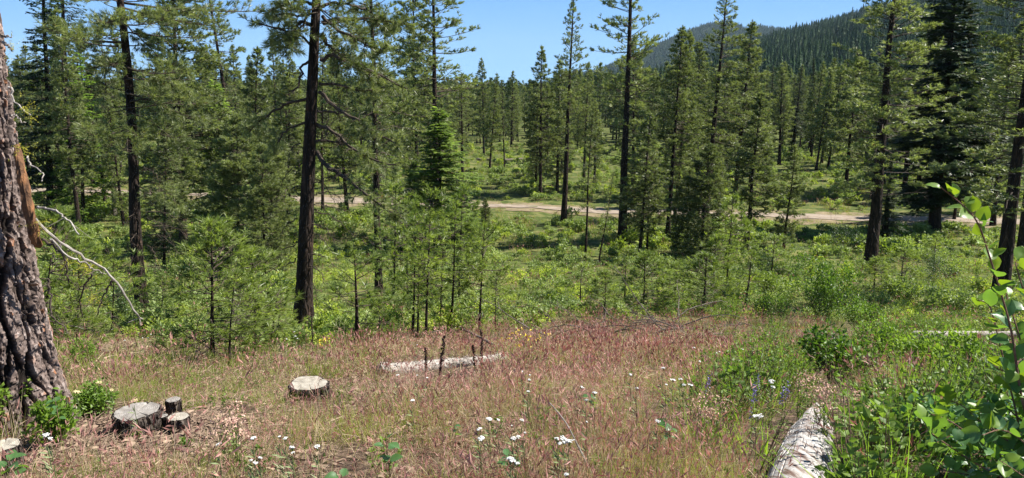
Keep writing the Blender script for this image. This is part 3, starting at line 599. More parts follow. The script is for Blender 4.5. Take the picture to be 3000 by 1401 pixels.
def far_wood():
    g = np.random.default_rng(78); n = 5200; y = np.sqrt(g.uniform(185 ** 2, 620 ** 2, n)); x = g.uniform(-.85, .85, n) * y; z = ground(x, y); px, _ = to_px(x, y, z)
    keep = ~((px > 2240) & (px < 2450) & (y < 225)); x, y, z, px = x[keep], y[keep], z[keep], px[keep]; n = len(x)
    h = g.uniform(.78, 1.08, n) * np.where((px > 1340) & (px < 1620), .93, 1.0) * np.where(px > 1620, 1.15, 1)
    scatter('far_wood', LOD, np.stack([x, y, z], 1), g.uniform(0, 6.28, n), h * g.uniform(.95, 1.15, n), idx=g.choice(3, n, p=[.42, .4, .18]), label='far pine wood closing off the valley floor', zs=np.full(n, .95))
    tk = trunk_mesh('far_trunk', 14, .17, 5, sides=5, rings=4); scatter('far_wood_trunks', [tk], np.stack([x, y, z], 1), x * 0, h, label='dark trunks of the far pine wood')
far_wood()

# ------------------------------------------------------------------ central dark pine, built limb by limb
def smooth_path(P, n=14):
    P = np.asarray(P, float); t = np.arange(len(P)); u = np.linspace(0, len(P) - 1, n); out = []
    for x in u:
        i = int(min(x, len(P) - 2)); f = x - i; p0 = P[max(i - 1, 0)]; p1 = P[i]; p2 = P[i + 1]; p3 = P[min(i + 2, len(P) - 1)]
        out.append(.5 * ((2 * p1) + (p2 - p0) * f + (2 * p0 - 5 * p1 + 4 * p2 - p3) * f * f + (3 * p1 - p0 - 3 * p2 + p3) * f ** 3))
    return np.array(out)
def limb(root, inv, pts, Y, dY, r, live, seed, wig=.02, mat=None, tw=1.0, needles=30, foli=None, name='limb', tuft=.19):
    g = np.random.default_rng(seed); n = len(pts); W = np.array([ppt(a, b, Y + dY * k / (n - 1)) for k, (a, b) in enumerate(pts)])
    P = smooth_path(W, 16); P[1:] += g.normal(0, wig, (15, 3)); P = (np.c_[P, np.ones(16)] @ np.array(inv).T)[:, :3]
    L = np.linalg.norm(np.diff(P, axis=0), axis=1).sum(); mb = MB(); tube(mb, P, np.linspace(r, r * .28, 16), 7, 0, jit=.25, rng=g)
    T = norm(np.gradient(P, axis=0)); m = int(L * 15 * tw); s = g.uniform(.12, .98, m); i = np.minimum((s * 15).astype(int), 14); f = (s * 15 - i)[:, None]; p = P[i] * (1 - f) + P[i + 1] * f
    d = norm(T[i] * .5 + rand_dir(m, g) * [1, 1, .7] + [0, 0, -.18]); l = g.uniform(.12, .55, m) * (1.15 - .5 * s); q = p + d * (l * .5)[:, None]; e = q + norm(d + rand_dir(m, g) * .4 + [0, 0, .12 if live else -.3]) * (l * .5)[:, None]
    sticks(mb, p, q, r * .22, r * .15, 0, 4); sticks(mb, q, e, r * .15, r * .07, 0)
    h = g.random(m) < .7; d2 = norm(d + rand_dir(m, g) * .9); e2 = q + d2 * (l * .38)[:, None]; sticks(mb, q[h], e2[h], r * .11, r * .06, 0)
    o = link(name, mb.mesh(name, [mat or M_twig]), root)
    if live:
        a = s > live; up = np.array([0, 0, .3]); fp = [e[a], e2[a & h], P[-1:]]; fa = [norm(e - q + up * .1)[a], norm(d2 + up)[a & h], T[-1:]]
        a2 = a & (g.random(m) < .6); fp.append((e + rand_dir(m, g) * .12)[a2]); fa.append(norm(rand_dir(m, g) + d)[a2])
        fb = MB(); tufts(fb, np.concatenate(fp), np.concatenate(fa), needles, tuft, .014, g, spread=(8, 66)); link('needles', fb.mesh('needles', [foli or M_pine_near]), o)
    return o
def central_pine():
    b = gpt(888, 972); Y = b.y; t = ppt(930, 0, Y); ax = (t - b); H = ax.length * 1.62; top = b + ax.normalized() * H
    root = thing('ponderosa_pine', 'tallest dark trunk left of centre with long drooping limbs on its right', 'pine tree', b, 'trees standing in the valley')
    q = Vector((0, 0, 1)).rotation_difference((top - b).normalized()); root.rotation_mode = 'QUATERNION'; root.rotation_quaternion = q
    inv = (Matrix.Translation(b) @ q.to_matrix().to_4x4()).inverted(); m = Y / F
    link('trunk', trunk_mesh('trunk', H, 27 * m, 8, sides=28, rings=60, flare=.5, top=.14, bend=.10, knobs=.07), root)
    c = crown_mesh('near_crown', 91, H=H, cb=.60, rc=2.6, needles=16, nl=.20, nw=.018, mat=M_pine_near, dens=5.5, per=5, whorl=.42, near=True, peak=.3); link('crown', c, root)
    RL = [([(945, 70), (980, 58), (1080, 56), (1210, 72)], .6, .05, .35), ([(945, 48), (1000, 92), (1060, 122), (1120, 150)], -1.2, .038, .2), ([(940, 175), (985, 166), (1050, 190), (1110, 218), (1195, 262)], -.8, .042, .3),
          ([(945, 100), (965, 135), (1010, 170), (1100, 222), (1170, 250)], 1.0, .036, .25), ([(935, 246), (1000, 250), (1060, 266), (1160, 250)], .7, .030, .5), ([(935, 270), (990, 320), (1050, 356), (1110, 396), (1170, 425)], -1.0, .040, .42),
          ([(930, 366), (965, 378), (1015, 420), (1080, 465), (1160, 486)], -.4, .042, .5), ([(928, 446), (965, 492), (1020, 530), (1085, 582), (1185, 642)], -1.4, .05, .5), ([(930, 325), (990, 330), (1060, 345), (1130, 300)], 1.3, .028, .4),
          ([(940, 20), (1000, 10), (1070, 30), (1130, 60)], 1.2, .034, .2), ([(925, 415), (980, 415), (1040, 440), (1110, 500)], .9, .028, .45)]
    LL = [([(915, 76), (882, 66), (852, 92), (815, 85), (738, 62)], -.9, .038, .25), ([(908, 180), (884, 200), (876, 246), (850, 274), (800, 272)], -.5, .030, .75), ([(900, 290), (850, 302), (800, 330), (760, 356), (728, 392)], .8, .034, .55),
          ([(893, 360), (850, 376), (822, 402), (800, 440)], .5, .026, .55), ([(912, 12), (872, 2), (835, 12), (806, 30)], -.8, .03, .15), ([(910, 40), (870, 45), (830, 40), (790, 52)], .5, .028, .3), ([(908, 130), (860, 95), (830, 110), (800, 130)], -.3, .024, .6), ([(908, 30), (880, 80), (850, 120), (845, 135)], -1.2, .024, .3)]
    for k, (p, dy, r, lv) in enumerate(RL + LL): limb(root, inv, p, Y, dy, r * 1.35, lv, 300 + k, tw=1.3)
    DL = [[(918, 572), (960, 562), (1000, 580)], [(916, 597), (962, 604), (1005, 622)], [(914, 622), (960, 630), (1000, 654), (1036, 690)], [(911, 680), (945, 702), (988, 762)], [(908, 655), (950, 668), (990, 720)], [(903, 800), (922, 850), (930, 892)], [(866, 682), (860, 706), (866, 738)],
          [(866, 716), (830, 730), (800, 746), (762, 740)], [(905, 745), (940, 750), (975, 775)], [(912, 520), (950, 540), (985, 600)], [(870, 640), (840, 660), (815, 700)], [(872, 545), (840, 560), (800, 610)], [(900, 770), (940, 800), (950, 840)], [(868, 760), (835, 780), (800, 776)], [(890, 480), (850, 500), (815, 560)], [(918, 540), (970, 520), (1010, 548)], [(880, 420), (850, 440), (842, 500)]]
    for k, p in enumerate(DL): limb(root, inv, p, Y, [-.6, .5, .1, -.9][k % 4], .017, 0, 340 + k, name='dead_branch', tw=1.5)
central_pine()

def orange_pine():
    b = gpt(420, 935); Y = b.y; t = ppt(345, 0, Y); ax = t - b; H = ax.length * 1.6; top = b + ax.normalized() * H
    root = thing('ponderosa_pine', 'dark leaning trunk with orange lit right edge, left of centre', 'pine tree', b, 'trees standing in the valley')
    q = Vector((0, 0, 1)).rotation_difference((top - b).normalized()); root.rotation_mode = 'QUATERNION'; root.rotation_quaternion = q
    inv = (Matrix.Translation(b) @ q.to_matrix().to_4x4()).inverted(); m = Y / F
    link('trunk', trunk_mesh('trunk', H, 19.5 * m, 12, sides=24, rings=60, flare=.25, top=.2, bend=.30, knobs=.14), root)
    c = crown_mesh('near_crown', 92, H=H, cb=.36, rc=2.7, needles=16, nl=.19, nw=.018, mat=M_pine_near, dens=7, per=5, whorl=.40, near=True, peak=.3, side=(-.2, .55)); link('crown', c, root)
    DL = [[(418, 490), (445, 500), (470, 530)], [(422, 530), (450, 535), (480, 560)], [(430, 622), (480, 622), (520, 645), (560, 680)], [(428, 640), (470, 655), (500, 700)], [(430, 690), (480, 695), (520, 740)], [(432, 780), (470, 785)], [(434, 808), (480, 815), (515, 840)], [(405, 680), (385, 700), (365, 745)], [(402, 740), (385, 765), (375, 800)], [(425, 450), (460, 440), (500, 470), (540, 520)], [(428, 600), (460, 570), (480, 500)], [(400, 620), (375, 640), (372, 665)], [(430, 720), (455, 745), (450, 800)], [(428, 660), (520, 670), (560, 720)]]
    for k, p in enumerate(DL): limb(root, inv, p, Y, [-.6, .5, .1, -.9][k % 4], .016, 0, 380 + k, name='dead_branch', tw=1.4)
    for k, (p, lv) in enumerate((([(360, 230), (420, 235), (490, 240), (560, 280)], .1), ([(352, 60), (420, 120), (480, 180), (550, 200)], .1), ([(375, 330), (430, 350), (500, 400), (570, 430)], .2), ([(345, 40), (300, 80), (260, 130)], .1), ([(362, 180), (320, 190), (270, 200)], .1), ([(355, 60), (440, 40), (530, 30), (600, 60)], .1), ([(395, 540), (440, 560), (500, 570), (520, 610)], .3), ([(380, 300), (440, 290), (520, 330), (600, 350)], .2))):
        limb(root, inv, p, Y, [-.8, .5][k % 2], .026, lv, 420 + k, tw=1.2)
orange_pine()

# ------------------------------------------------------------------ big leaning trunk at the left edge
def big_pine():
    b = gpt(12, 1262); t = ppt(-168, 0, b.y); ax = (t - b).normalized(); H = 17
    root = thing('ponderosa_pine', 'thick leaning pine trunk with flaky plated bark at the left edge', 'pine tree', b)
    q = Vector((0, 0, 1)).rotation_difference(ax); root.rotation_mode = 'QUATERNION'; root.rotation_quaternion = q
    M = Matrix.Translation(b) @ q.to_matrix().to_4x4(); inv = M.inverted()
    def rad(z): return .232 + .02 * np.exp(-z / 1.5) + .13 * np.exp(-np.maximum(z, 0) / .42) - .006 * z
    # plated bark with real furrows
    zz = np.arange(-.5, 4.3, .011); nth = 330; th = np.linspace(0, 2 * np.pi, nth, endpoint=False) - np.pi
    TH, Z = np.meshgrid(th, zz); R0 = rad(Z); U = TH * .30
    wx = U + (fbm(U * 3 + 50, Z * 1.6, 3, 2) - .5) * .06 + (fbm(U * 14, Z * 9, 2, 12) - .5) * .03; wz = Z + (fbm(U * 4, Z * 2.5, 2, 8) - .5) * .2
    def vor(x, y, s):
        ix, iy = np.floor(x), np.floor(y); f1 = np.full(x.shape, 9.); f2 = f1.copy(); idv = np.zeros(x.shape)
        for a in (-1, 0, 1):
            for c in (-1, 0, 1):
                cx, cy = ix + a, iy + c; jx = cx + _h(cx, cy, s); jy = cy + _h(cx, cy, s + 7); d = np.hypot(x - jx, y - jy); up = d < f1
                idv = np.where(up, _h(cx, cy, s + 3), idv); f2 = np.where(up, f1, np.minimum(f2, d)); f1 = np.where(up, d, f1)
        return f2 - f1, idv
    e1, id1 = vor(wx / .062, wz / .46, 4); e2, id2 = vor(wx / .024 + 3, wz / .034, 14)
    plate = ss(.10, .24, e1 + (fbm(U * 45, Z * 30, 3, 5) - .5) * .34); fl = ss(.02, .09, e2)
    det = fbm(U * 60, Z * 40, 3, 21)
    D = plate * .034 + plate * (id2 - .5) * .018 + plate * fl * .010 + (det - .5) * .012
    # buttress roots
    D += .05 * np.maximum(0, np.cos(TH * 4 + 1)) * np.exp(-np.maximum(Z, 0) / .25)
    X = (R0 + D) * np.cos(TH); Yy = (R0 + D) * np.sin(TH); V = np.stack([X, Yy, Z], -1).reshape(-1, 3)
    i = np.arange(Z.size).reshape(Z.shape); j = np.roll(i, -1, 1); a, bb, c, d = i[:-1].ravel(), j[:-1].ravel(), j[1:].ravel(), i[1:].ravel()
    mb = MB(); mb.add(V, np.concatenate([np.stack([a, bb, c], 1), np.stack([a, c, d], 1)]))
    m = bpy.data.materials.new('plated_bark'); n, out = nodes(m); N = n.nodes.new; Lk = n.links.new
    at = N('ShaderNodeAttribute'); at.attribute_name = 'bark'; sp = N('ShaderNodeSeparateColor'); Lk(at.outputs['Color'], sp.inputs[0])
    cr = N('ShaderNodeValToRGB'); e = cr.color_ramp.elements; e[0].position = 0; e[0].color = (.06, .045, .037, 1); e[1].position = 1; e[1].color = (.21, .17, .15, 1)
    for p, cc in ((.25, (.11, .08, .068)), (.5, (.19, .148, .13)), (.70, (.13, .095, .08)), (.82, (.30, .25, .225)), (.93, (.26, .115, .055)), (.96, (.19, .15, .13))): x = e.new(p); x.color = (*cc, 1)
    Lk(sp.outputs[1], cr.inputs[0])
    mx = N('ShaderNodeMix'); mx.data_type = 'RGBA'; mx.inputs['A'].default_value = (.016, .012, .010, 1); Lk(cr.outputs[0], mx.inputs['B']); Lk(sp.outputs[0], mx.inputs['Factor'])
    tc = N('ShaderNodeTexCoord'); nz = N('ShaderNodeTexNoise'); nz.inputs['Scale'].default_value = 45; nz.inputs['Detail'].default_value = 6; Lk(tc.outputs['Object'], nz.inputs[0])
    mr = N('ShaderNodeMapRange'); mr.inputs[1].default_value = .3; mr.inputs[2].default_value = .7; mr.inputs[3].default_value = .55; mr.inputs[4].default_value = 1.4; Lk(nz.outputs['Fac'], mr.inputs[0])
    m2 = N('ShaderNodeMix'); m2.data_type = 'RGBA'; m2.blend_type = 'MULTIPLY'; m2.inputs['Factor'].default_value = 1; Lk(mx.outputs['Result'], m2.inputs['A']); cb = N('ShaderNodeCombineColor'); [Lk(mr.outputs[0], cb.inputs[q2]) for q2 in range(3)]; Lk(cb.outputs[0], m2.inputs['B'])
    bs = N('ShaderNodeBsdfPrincipled'); bs.inputs['Roughness'].default_value = .9; bs.inputs['Specular IOR Level'].default_value = .15; Lk(m2.outputs['Result'], bs.inputs['Base Color'])
    bp = N('ShaderNodeBump'); bp.inputs['Distance'].default_value = .006; bp.inputs['Strength'].default_value = .8; Lk(nz.outputs['Fac'], bp.inputs['Height']); Lk(bp.outputs[0], bs.inputs['Normal']); Lk(bs.outputs[0], out.inputs[0])
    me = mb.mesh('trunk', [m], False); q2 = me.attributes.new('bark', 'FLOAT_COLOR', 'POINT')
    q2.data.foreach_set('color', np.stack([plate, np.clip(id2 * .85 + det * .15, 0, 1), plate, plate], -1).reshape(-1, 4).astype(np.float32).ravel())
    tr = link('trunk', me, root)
    # upper trunk and crown out of the photograph
    mb = MB(); z2 = np.linspace(4.25, H, 20); tube(mb, np.stack([z2 * 0, z2 * 0, z2], 1), rad(4.25) * (1 - (z2 - 4.25) / (H - 4.25) * .9) + .02, 20, 0, jit=.1)
    link('upper_trunk', mb.mesh('upper_trunk', [M_bark], True), root)
    c = crown_mesh('near_crown', 93, H=H, cb=.42, rc=2.4, needles=9, nl=.22, nw=.02, mat=M_pine_near, dens=5, per=5, whorl=.5); link('crown', c, root)
    Y = b.y
    # broken limb hanging down the right side of the trunk
    M_obark = rocky('orange_brown_bark', [(.3, (.05, .03, .02)), (.5, (.16, .085, .045)), (.7, (.36, .17, .07))], scale=(25, 25, 12), bump=1, dist=.02)
    W = [ppt(x, y, Y + dy) for x, y, dy in ((48, 425, -.05), (60, 490, -.1), (76, 570, -.12), (92, 650, -.12), (106, 705, -.08), (118, 722, -.02))]; P = smooth_path(np.array(W), 24); P = (np.c_[P, np.ones(24)] @ np.array(inv).T)[:, :3]
    mb = MB(); tube(mb, P, np.interp(np.linspace(0, 1, 24), [0, .1, .5, .85, 1], [.012, .022, .03, .028, .008]), 14, 0, jit=.35, rng=R); link('broken_limb', mb.mesh('broken_limb', [M_obark], False), root)
    def br(pts, r, mat, name, seed, dy=.0, tw=0, hook=0):
        g = np.random.default_rng(seed); n = len(pts); W = np.array([ppt(a, c, Y - .12 + dy * k / (n - 1)) for k, (a, c) in enumerate(pts)]); P = smooth_path(W, 22); P += g.normal(0, .004, P.shape); P = (np.c_[P, np.ones(22)] @ np.array(inv).T)[:, :3]
        mb = MB(); tube(mb, P, np.linspace(r, r * .5, 22), 8, 0, jit=.3, rng=g)
        for q in range(tw):
            k = g.integers(4, 21); d = norm(g.normal(size=3) + [0, 0, -.6]); sticks(mb, [P[k]], [P[k] + d * g.uniform(.04, .16)], r * .3, r * .12, 0, 4)
        return link(name, mb.mesh(name, [mat]), root)
    br([(100, 640), (150, 690), (200, 724), (252, 757), (292, 782), (345, 828), (375, 882), (405, 926), (419, 934)], .0095, M_dead, 'dead_branch', 1, .5, 6)
    br([(150, 700), (200, 752), (250, 770), (272, 790), (308, 802)], .0065, M_dead, 'dead_branch', 2, .3, 3)
    br([(108, 605), (158, 617), (198, 644), (232, 684)], .007, M_dead, 'dead_branch', 3, -.2, 2)
    br([(272, 806), (252, 828), (240, 858), (234, 892), (241, 930)], .006, M_twig, 'dead_branch', 4, .2, 4)
    br([(330, 820), (312, 852), (300, 878), (282, 925)], .006, M_twig, 'dead_branch', 5, .2, 4)
    br([(120, 700), (165, 730), (190, 760), (200, 830)], .008, M_twig, 'dead_branch', 6, .1, 6)
    br([(25, 254), (37, 262), (39, 290), (56, 308), (72, 326), (92, 338)], .006, M_dead, 'dead_branch', 7, -.1)
    br([(36, 338), (52, 342), (60, 355), (72, 360)], .004, M_dead, 'dead_branch', 8, -.05)
    br([(5, 106), (30, 107)], .006, M_dead, 'dead_branch', 9, 0)
    br([(10, 124), (24, 134), (36, 146)], .009, M_dead, 'dead_branch', 10, 0)
    br([(80, 460), (88, 480), (100, 488), (125, 508), (122, 530)], .005, M_dead, 'dead_branch', 11, -.2)
    br([(140, 820), (148, 870), (150, 920), (165, 940), (200, 975)], .007, M_twig, 'dead_branch', 12, -.1, 4)
    M_moss = foliage('wolf_lichen', (.30, .30, .03), (.50, .46, .06), tr=.2, rough=.8)
    for k, (x, y, s, dy) in enumerate(((113, 652, .022, 0), (255, 783, .028, .25), (258, 792, .02, .25), (62, 432, .016, 0), (35, 143, .014, 0), (70, 318, .012, -.1), (80, 330, .012, -.1), (275, 865, .016, .25), (192, 775, .016, .1), (266, 885, .014, .3))):
        g = np.random.default_rng(k); p = inv @ ppt(x, y, Y - .12 + dy); mb = MB(); tufts(mb, np.array([p]) + g.normal(0, s * .5, (9, 3)), rand_dir(9, g), 14, s, .003, g); link('lichen_tuft', mb.mesh('lichen_tuft', [M_moss]), root)
big_pine()

# ------------------------------------------------------------------ stumps
def cutwood(name, c1, c2, c3):
    m = bpy.data.materials.new(name); n, out = nodes(m); N = n.nodes.new; Lk = n.links.new
    tc = N('ShaderNodeTexCoord'); nz = N('ShaderNodeTexNoise'); nz.inputs['Scale'].default_value = 7; nz.inputs['Detail'].default_value = 4; Lk(tc.outputs['Object'], nz.inputs[0])
    ln = N('ShaderNodeVectorMath'); ln.operation = 'LENGTH'; mp = N('ShaderNodeMapping'); mp.inputs['Scale'].default_value = (1, 1, 0); Lk(tc.outputs['Object'], mp.inputs[0]); Lk(mp.outputs[0], ln.inputs[0])
    a = N('ShaderNodeMath'); a.operation = 'MULTIPLY_ADD'; a.inputs[1].default_value = 1.0; Lk(ln.outputs['Value'], a.inputs[0]); s2 = N('ShaderNodeMath'); s2.operation = 'MULTIPLY'; s2.inputs[1].default_value = .05; Lk(nz.outputs['Fac'], s2.inputs[0]); Lk(s2.outputs[0], a.inputs[2])
    si = N('ShaderNodeMath'); si.operation = 'MULTIPLY'; si.inputs[1].default_value = 620; Lk(a.outputs[0], si.inputs[0]); sn = N('ShaderNodeMath'); sn.operation = 'SINE'; Lk(si.outputs[0], sn.inputs[0])
    n2 = N('ShaderNodeTexNoise'); n2.inputs['Scale'].default_value = 16; n2.inputs['Detail'].default_value = 8; Lk(tc.outputs['Object'], n2.inputs[0])
    ad = N('ShaderNodeMath'); ad.operation = 'MULTIPLY_ADD'; ad.inputs[1].default_value = .10; Lk(sn.outputs[0], ad.inputs[0]); Lk(n2.outputs['Fac'], ad.inputs[2])
    cr = N('ShaderNodeValToRGB'); e = cr.color_ramp.elements; e[0].position = .3; e[0].color = (*c1, 1); e[1].position = .75; e[1].color = (*c3, 1); q = e.new(.5); q.color = (*c2, 1); Lk(ad.outputs[0], cr.inputs[0])
    b = N('ShaderNodeBsdfPrincipled'); b.inputs['Roughness'].default_value = .8; Lk(cr.outputs[0], b.inputs['Base Color']); bp = N('ShaderNodeBump'); bp.inputs['Distance'].default_value = .003; Lk(ad.outputs[0], bp.inputs['Height']); Lk(bp.outputs[0], b.inputs['Normal']); Lk(b.outputs[0], out.inputs[0]); return m
M_cut = cutwood('grey_cut_wood', (.15, .13, .11), (.25, .23, .205), (.34, .315, .285))
M_cuty = cutwood('pale_cut_wood', (.20, .17, .125), (.32, .29, .235), (.41, .375, .31))
M_sbark = rocky('stump_bark', [(.3, (.014, .011, .009)), (.5, (.06, .045, .037)), (.65, (.16, .13, .11)), (.8, (.24, .2, .17))], scale=(30, 30, 16), bump=1, dist=.02, vor=True)
def stump(label, tx, ty, by, rpx, seed, mat=M_cut, tilt=(0, 0), lob=.08, sq=1, pale=False, name='tree_stump', notch=.3):
    g = np.random.default_rng(seed); bp_ = gpt(tx, by); m = bp_.y / F * 1.03; r = rpx * m; tp = ppt(tx, ty, bp_.y); h = max(.05, tp.z - bp_.z)
    root = thing('tree_stump', label, 'stump', bp_); K = 96; th = np.arange(K) * 2 * np.pi / K
    prof = 1 + lob * (fbm(np.cos(th) * 1.5 + seed, np.sin(th) * 1.5 + seed, 2, seed) - .5) * 3
    top = lambda rr: h + tilt[0] * rr[:, 0] + tilt[1] * rr[:, 1]
    rings = [0, .15, .3, .45, .6, .72, .84, .93, .965]; mb = MB(); V = [np.zeros((1, 3)) + [0, 0, h]]; T = []
    for q, f in enumerate(rings[1:]):
        xy = np.stack([np.cos(th) * prof * r * f, np.sin(th) * prof * r * f], 1); z = top(xy) + (fbm(xy[:, 0] * 40 + 7, xy[:, 1] * 40, 3, seed) - .5) * .010 - .010 * (np.abs(((th * 1.0 + seed) % 2.09) - .3) < .045) * f; V.append(np.c_[xy, z])
    i = np.arange(K); j = (i + 1) % K; T.append(np.stack([i * 0, 1 + i, 1 + j], 1))
    for q in range(len(rings) - 2): o = 1 + q * K; T += [np.stack([o + i, o + K + i, o + K + j], 1), np.stack([o + i, o + K + j, o + j], 1)]
    mb.add(np.concatenate(V), np.concatenate(T)); link('cut_face', mb.mesh('cut_face', [mat], False), root)
    mb = MB(); V = []; lv = [(.93, 0), (1.0, -.004), (1.03, -.02), (1.0, -.25), (1.02, -.5), (1.05, -.75), (1.14, -1.0), (1.3, -1.5)]
    for q, (f, dz) in enumerate(lv):
        bark = 1 + (.07 * np.abs(np.sin(th * 11 + np.sin(th * 3) * 2)) + g.uniform(-.03, .03, K)) * (q > 0) + .10 * np.cos(th * 3 + seed) * (q > 4)
        xy = np.stack([np.cos(th) * prof * r * f * bark, np.sin(th) * prof * r * f * bark], 1); zt = top(xy / np.maximum(f, 1)) - (.004 if q == 0 else 0); zb = -.12
        V.append(np.c_[xy, zt + dz * (zt - zb) * .9 if q > 2 else zt + dz + (g.uniform(-.008, .006, K) if q else 0)])
    T = []
    for q in range(len(lv) - 1): o = q * K; T += [np.stack([o + i, o + K + i, o + K + j], 1), np.stack([o + i, o + K + j, o + j], 1)]
    mb.add(np.concatenate(V), np.concatenate(T)); link('bark', mb.mesh('bark', [M_sbark], False), root)
    if pale:   # strip of bare pale wood facing down the slope, and torn splinters
        mb = MB(); a0 = -1.45
        for q in range(7):
            a = a0 + (q - 3) * .085; d = np.array([math.cos(a), math.sin(a), 0]); p0 = d * r * 1.06; p1 = d * r * (1.16 + .1 * g.random())
            P = np.array([[p0[0], p0[1], h * .93], [p0[0] * 1.0, p0[1] * 1.02, h * .4], [p1[0], p1[1], -.02 - .03 * g.random()]]); tube(mb, P, [.010, .014, .005], 5, 0, rng=g)
        link('bare_wood', mb.mesh('bare_wood', [M_cuty], False), root)
    return root
stump('largest sawn grey stump, left of the cluster of three, with bare wood strip', 408, 1204, 1284, 62, 3, tilt=(0.0, .02), lob=.09, pale=True)
stump('smallest upright stump, at the back of the cluster', 514, 1170, 1236, 21, 5, mat=M_cut)
stump('low round stump with dark bark, front right of the cluster', 528, 1220, 1282, 32, 8, mat=M_cuty)
stump('tiny cut stem between the two larger stumps of the cluster', 482, 1218, 1280, 15, 9, mat=M_cut)
stump('lone pale stump half sunk in the red grass', 908, 1122, 1170, 54, 12, mat=M_cuty, lob=.13, tilt=(-.03, .03))
stump('pale stump cut off by the bottom left corner', 22, 1304, 1380, 44, 15, mat=M_cuty, tilt=(0, .02))

# ------------------------------------------------------------------ logs, snag, slash
def log(label, pts, rpx, seed, mat, name='fallen_log', taper=.7, jit=.3, chips=0, lift=.6, sides=14, cat='log', n=30):
    g = np.random.default_rng(seed); B = [gpt(a, b) for a, b in pts]; m = np.mean([p.y for p in B]) / F * 1.03; r = rpx * m
    P = smooth_path(np.array([(p.x, p.y, p.z + r * lift) for p in B]), n); P[:, 2] += 0; o = P.mean(0); root = thing(name, label, cat, o); P = P - o
    mb = MB(); rad = np.linspace(r, r * taper, n) * (1 + .12 * (g.random(n) - .5)); rad[0] *= .7; rad[-1] *= .7; tube(mb, P, rad, sides, 0, jit=jit, rng=g); link('wood', mb.mesh('wood', [mat], False), root)
    if chips:
        k = g.integers(0, n - 1, chips); f = g.random((chips, 1)); c = P[k] * (1 - f) + P[k + 1] * f; ax = norm(P[k + 1] - P[k]); a, b = perp(ax); ph = g.uniform(0, 6.28, (chips, 1)); nn = a * np.cos(ph) + b * np.sin(ph)
        p = c + nn * r * g.uniform(.85, 1.12, (chips, 1)); mb = MB(); leaves(mb, p, norm(ax + rand_dir(chips, g) * .9), g.uniform(.015, .04, chips), g.uniform(.008, .02, chips), g, up=.2)
        link('flaking_bark', mb.mesh('flaking_bark', [M_flake], False), root, kind='stuff')
    return root
M_flake = foliage('bark_flakes', (.10, .075, .06), (.40, .35, .31), tr=0, rough=.9, scale=9)
log('rotting log with flaking pale bark lying in the red grass', [(1112, 1098), (1200, 1092), (1300, 1080), (1400, 1070), (1478, 1056)], 20, 4, M_dead, chips=1500, jit=.15, lift=.6)
log('long bleached log lying in the green scrub at right', [(2672, 1012), (2760, 1011), (2880, 1008), (3040, 1006)], 12, 6, M_dead, jit=.12, lift=2.6)
log('dark stick leaning on the back of the rotting log', [(1340, 980), (1380, 1000), (1442, 1040)], 4.5, 7, M_slash, name='fallen_branch', cat='branch', lift=6)
log('thin dark stick lying behind the stump cluster', [(540, 1187), (590, 1186), (650, 1184), (690, 1182)], 3.2, 8, M_slash, name='fallen_branch', cat='branch', lift=1.5, taper=.5)
log('charred stick pointing at the viewer right of the stump cluster', [(580, 1268), (600, 1235), (630, 1210), (655, 1195)], 4.5, 9, M_twig, name='fallen_branch', cat='branch', lift=1.5, taper=.5)
log('pale grey stick on the litter near the bottom left', [(190, 1392), (225, 1382), (270, 1376), (322, 1370)], 4, 10, M_dead, name='fallen_branch', cat='branch', lift=1.2, taper=.6)
log('long dark fallen trunk across the back of the clearing', [(1396, 472), (1440, 474), (1480, 474), (1530, 470)], 3.0, 11, M_slash, lift=1.8)
log('pale fallen trunk beyond the road right of the central pine', [(1085, 524), (1105, 523), (1135, 521)], 3.0, 12, M_dead, lift=1.5)
log('short dark log on the litter patch behind the stumps', [(275, 1030), (310, 1034), (335, 1036)], 4, 13, M_slash, name='fallen_branch', cat='branch', lift=1.2)
def arc(label, pts, r, mat, Y, seed=1):
    W = np.array([ppt(a, b, Y) for a, b in pts]); P = smooth_path(W, 20); o = P[0].copy(); root = thing('fallen_branch', label, 'branch', o); mb = MB(); tube(mb, P - o, np.linspace(r, r * .4, 20), 6, 0); link('wood', mb.mesh('wood', [mat]), root)
arc('thin bleached hooked twig standing behind the rotting log', [(1262, 1012), (1256, 990), (1264, 975), (1280, 970), (1297, 970)], .010, M_dead, gpt(1262, 1015).y)
arc('bent dry grass stalk thick as a twig in the lower middle', [(1738, 1401), (1715, 1350), (1690, 1300), (1655, 1235), (1610, 1180)], .006, M_dead, gpt(1738, 1420).y)
def snag():
    b = gpt(338, 638); t = ppt(328, 522, b.y); root = thing('broken_snag', 'short broken bleached snag by the dirt road at left', 'dead trunk', b); mb = MB(); g = np.random.default_rng(3)
    P = np.array([[0, 0, -.3], [0, 0, 1], [.02, 0, 2.4], list((t - b) * .97), list(t - b)]); tube(mb, P, [.26, .2, .19, .17, .05], 12, 0, jit=.3, rng=g); link('wood', mb.mesh('wood', [M_slash]), root)
snag()
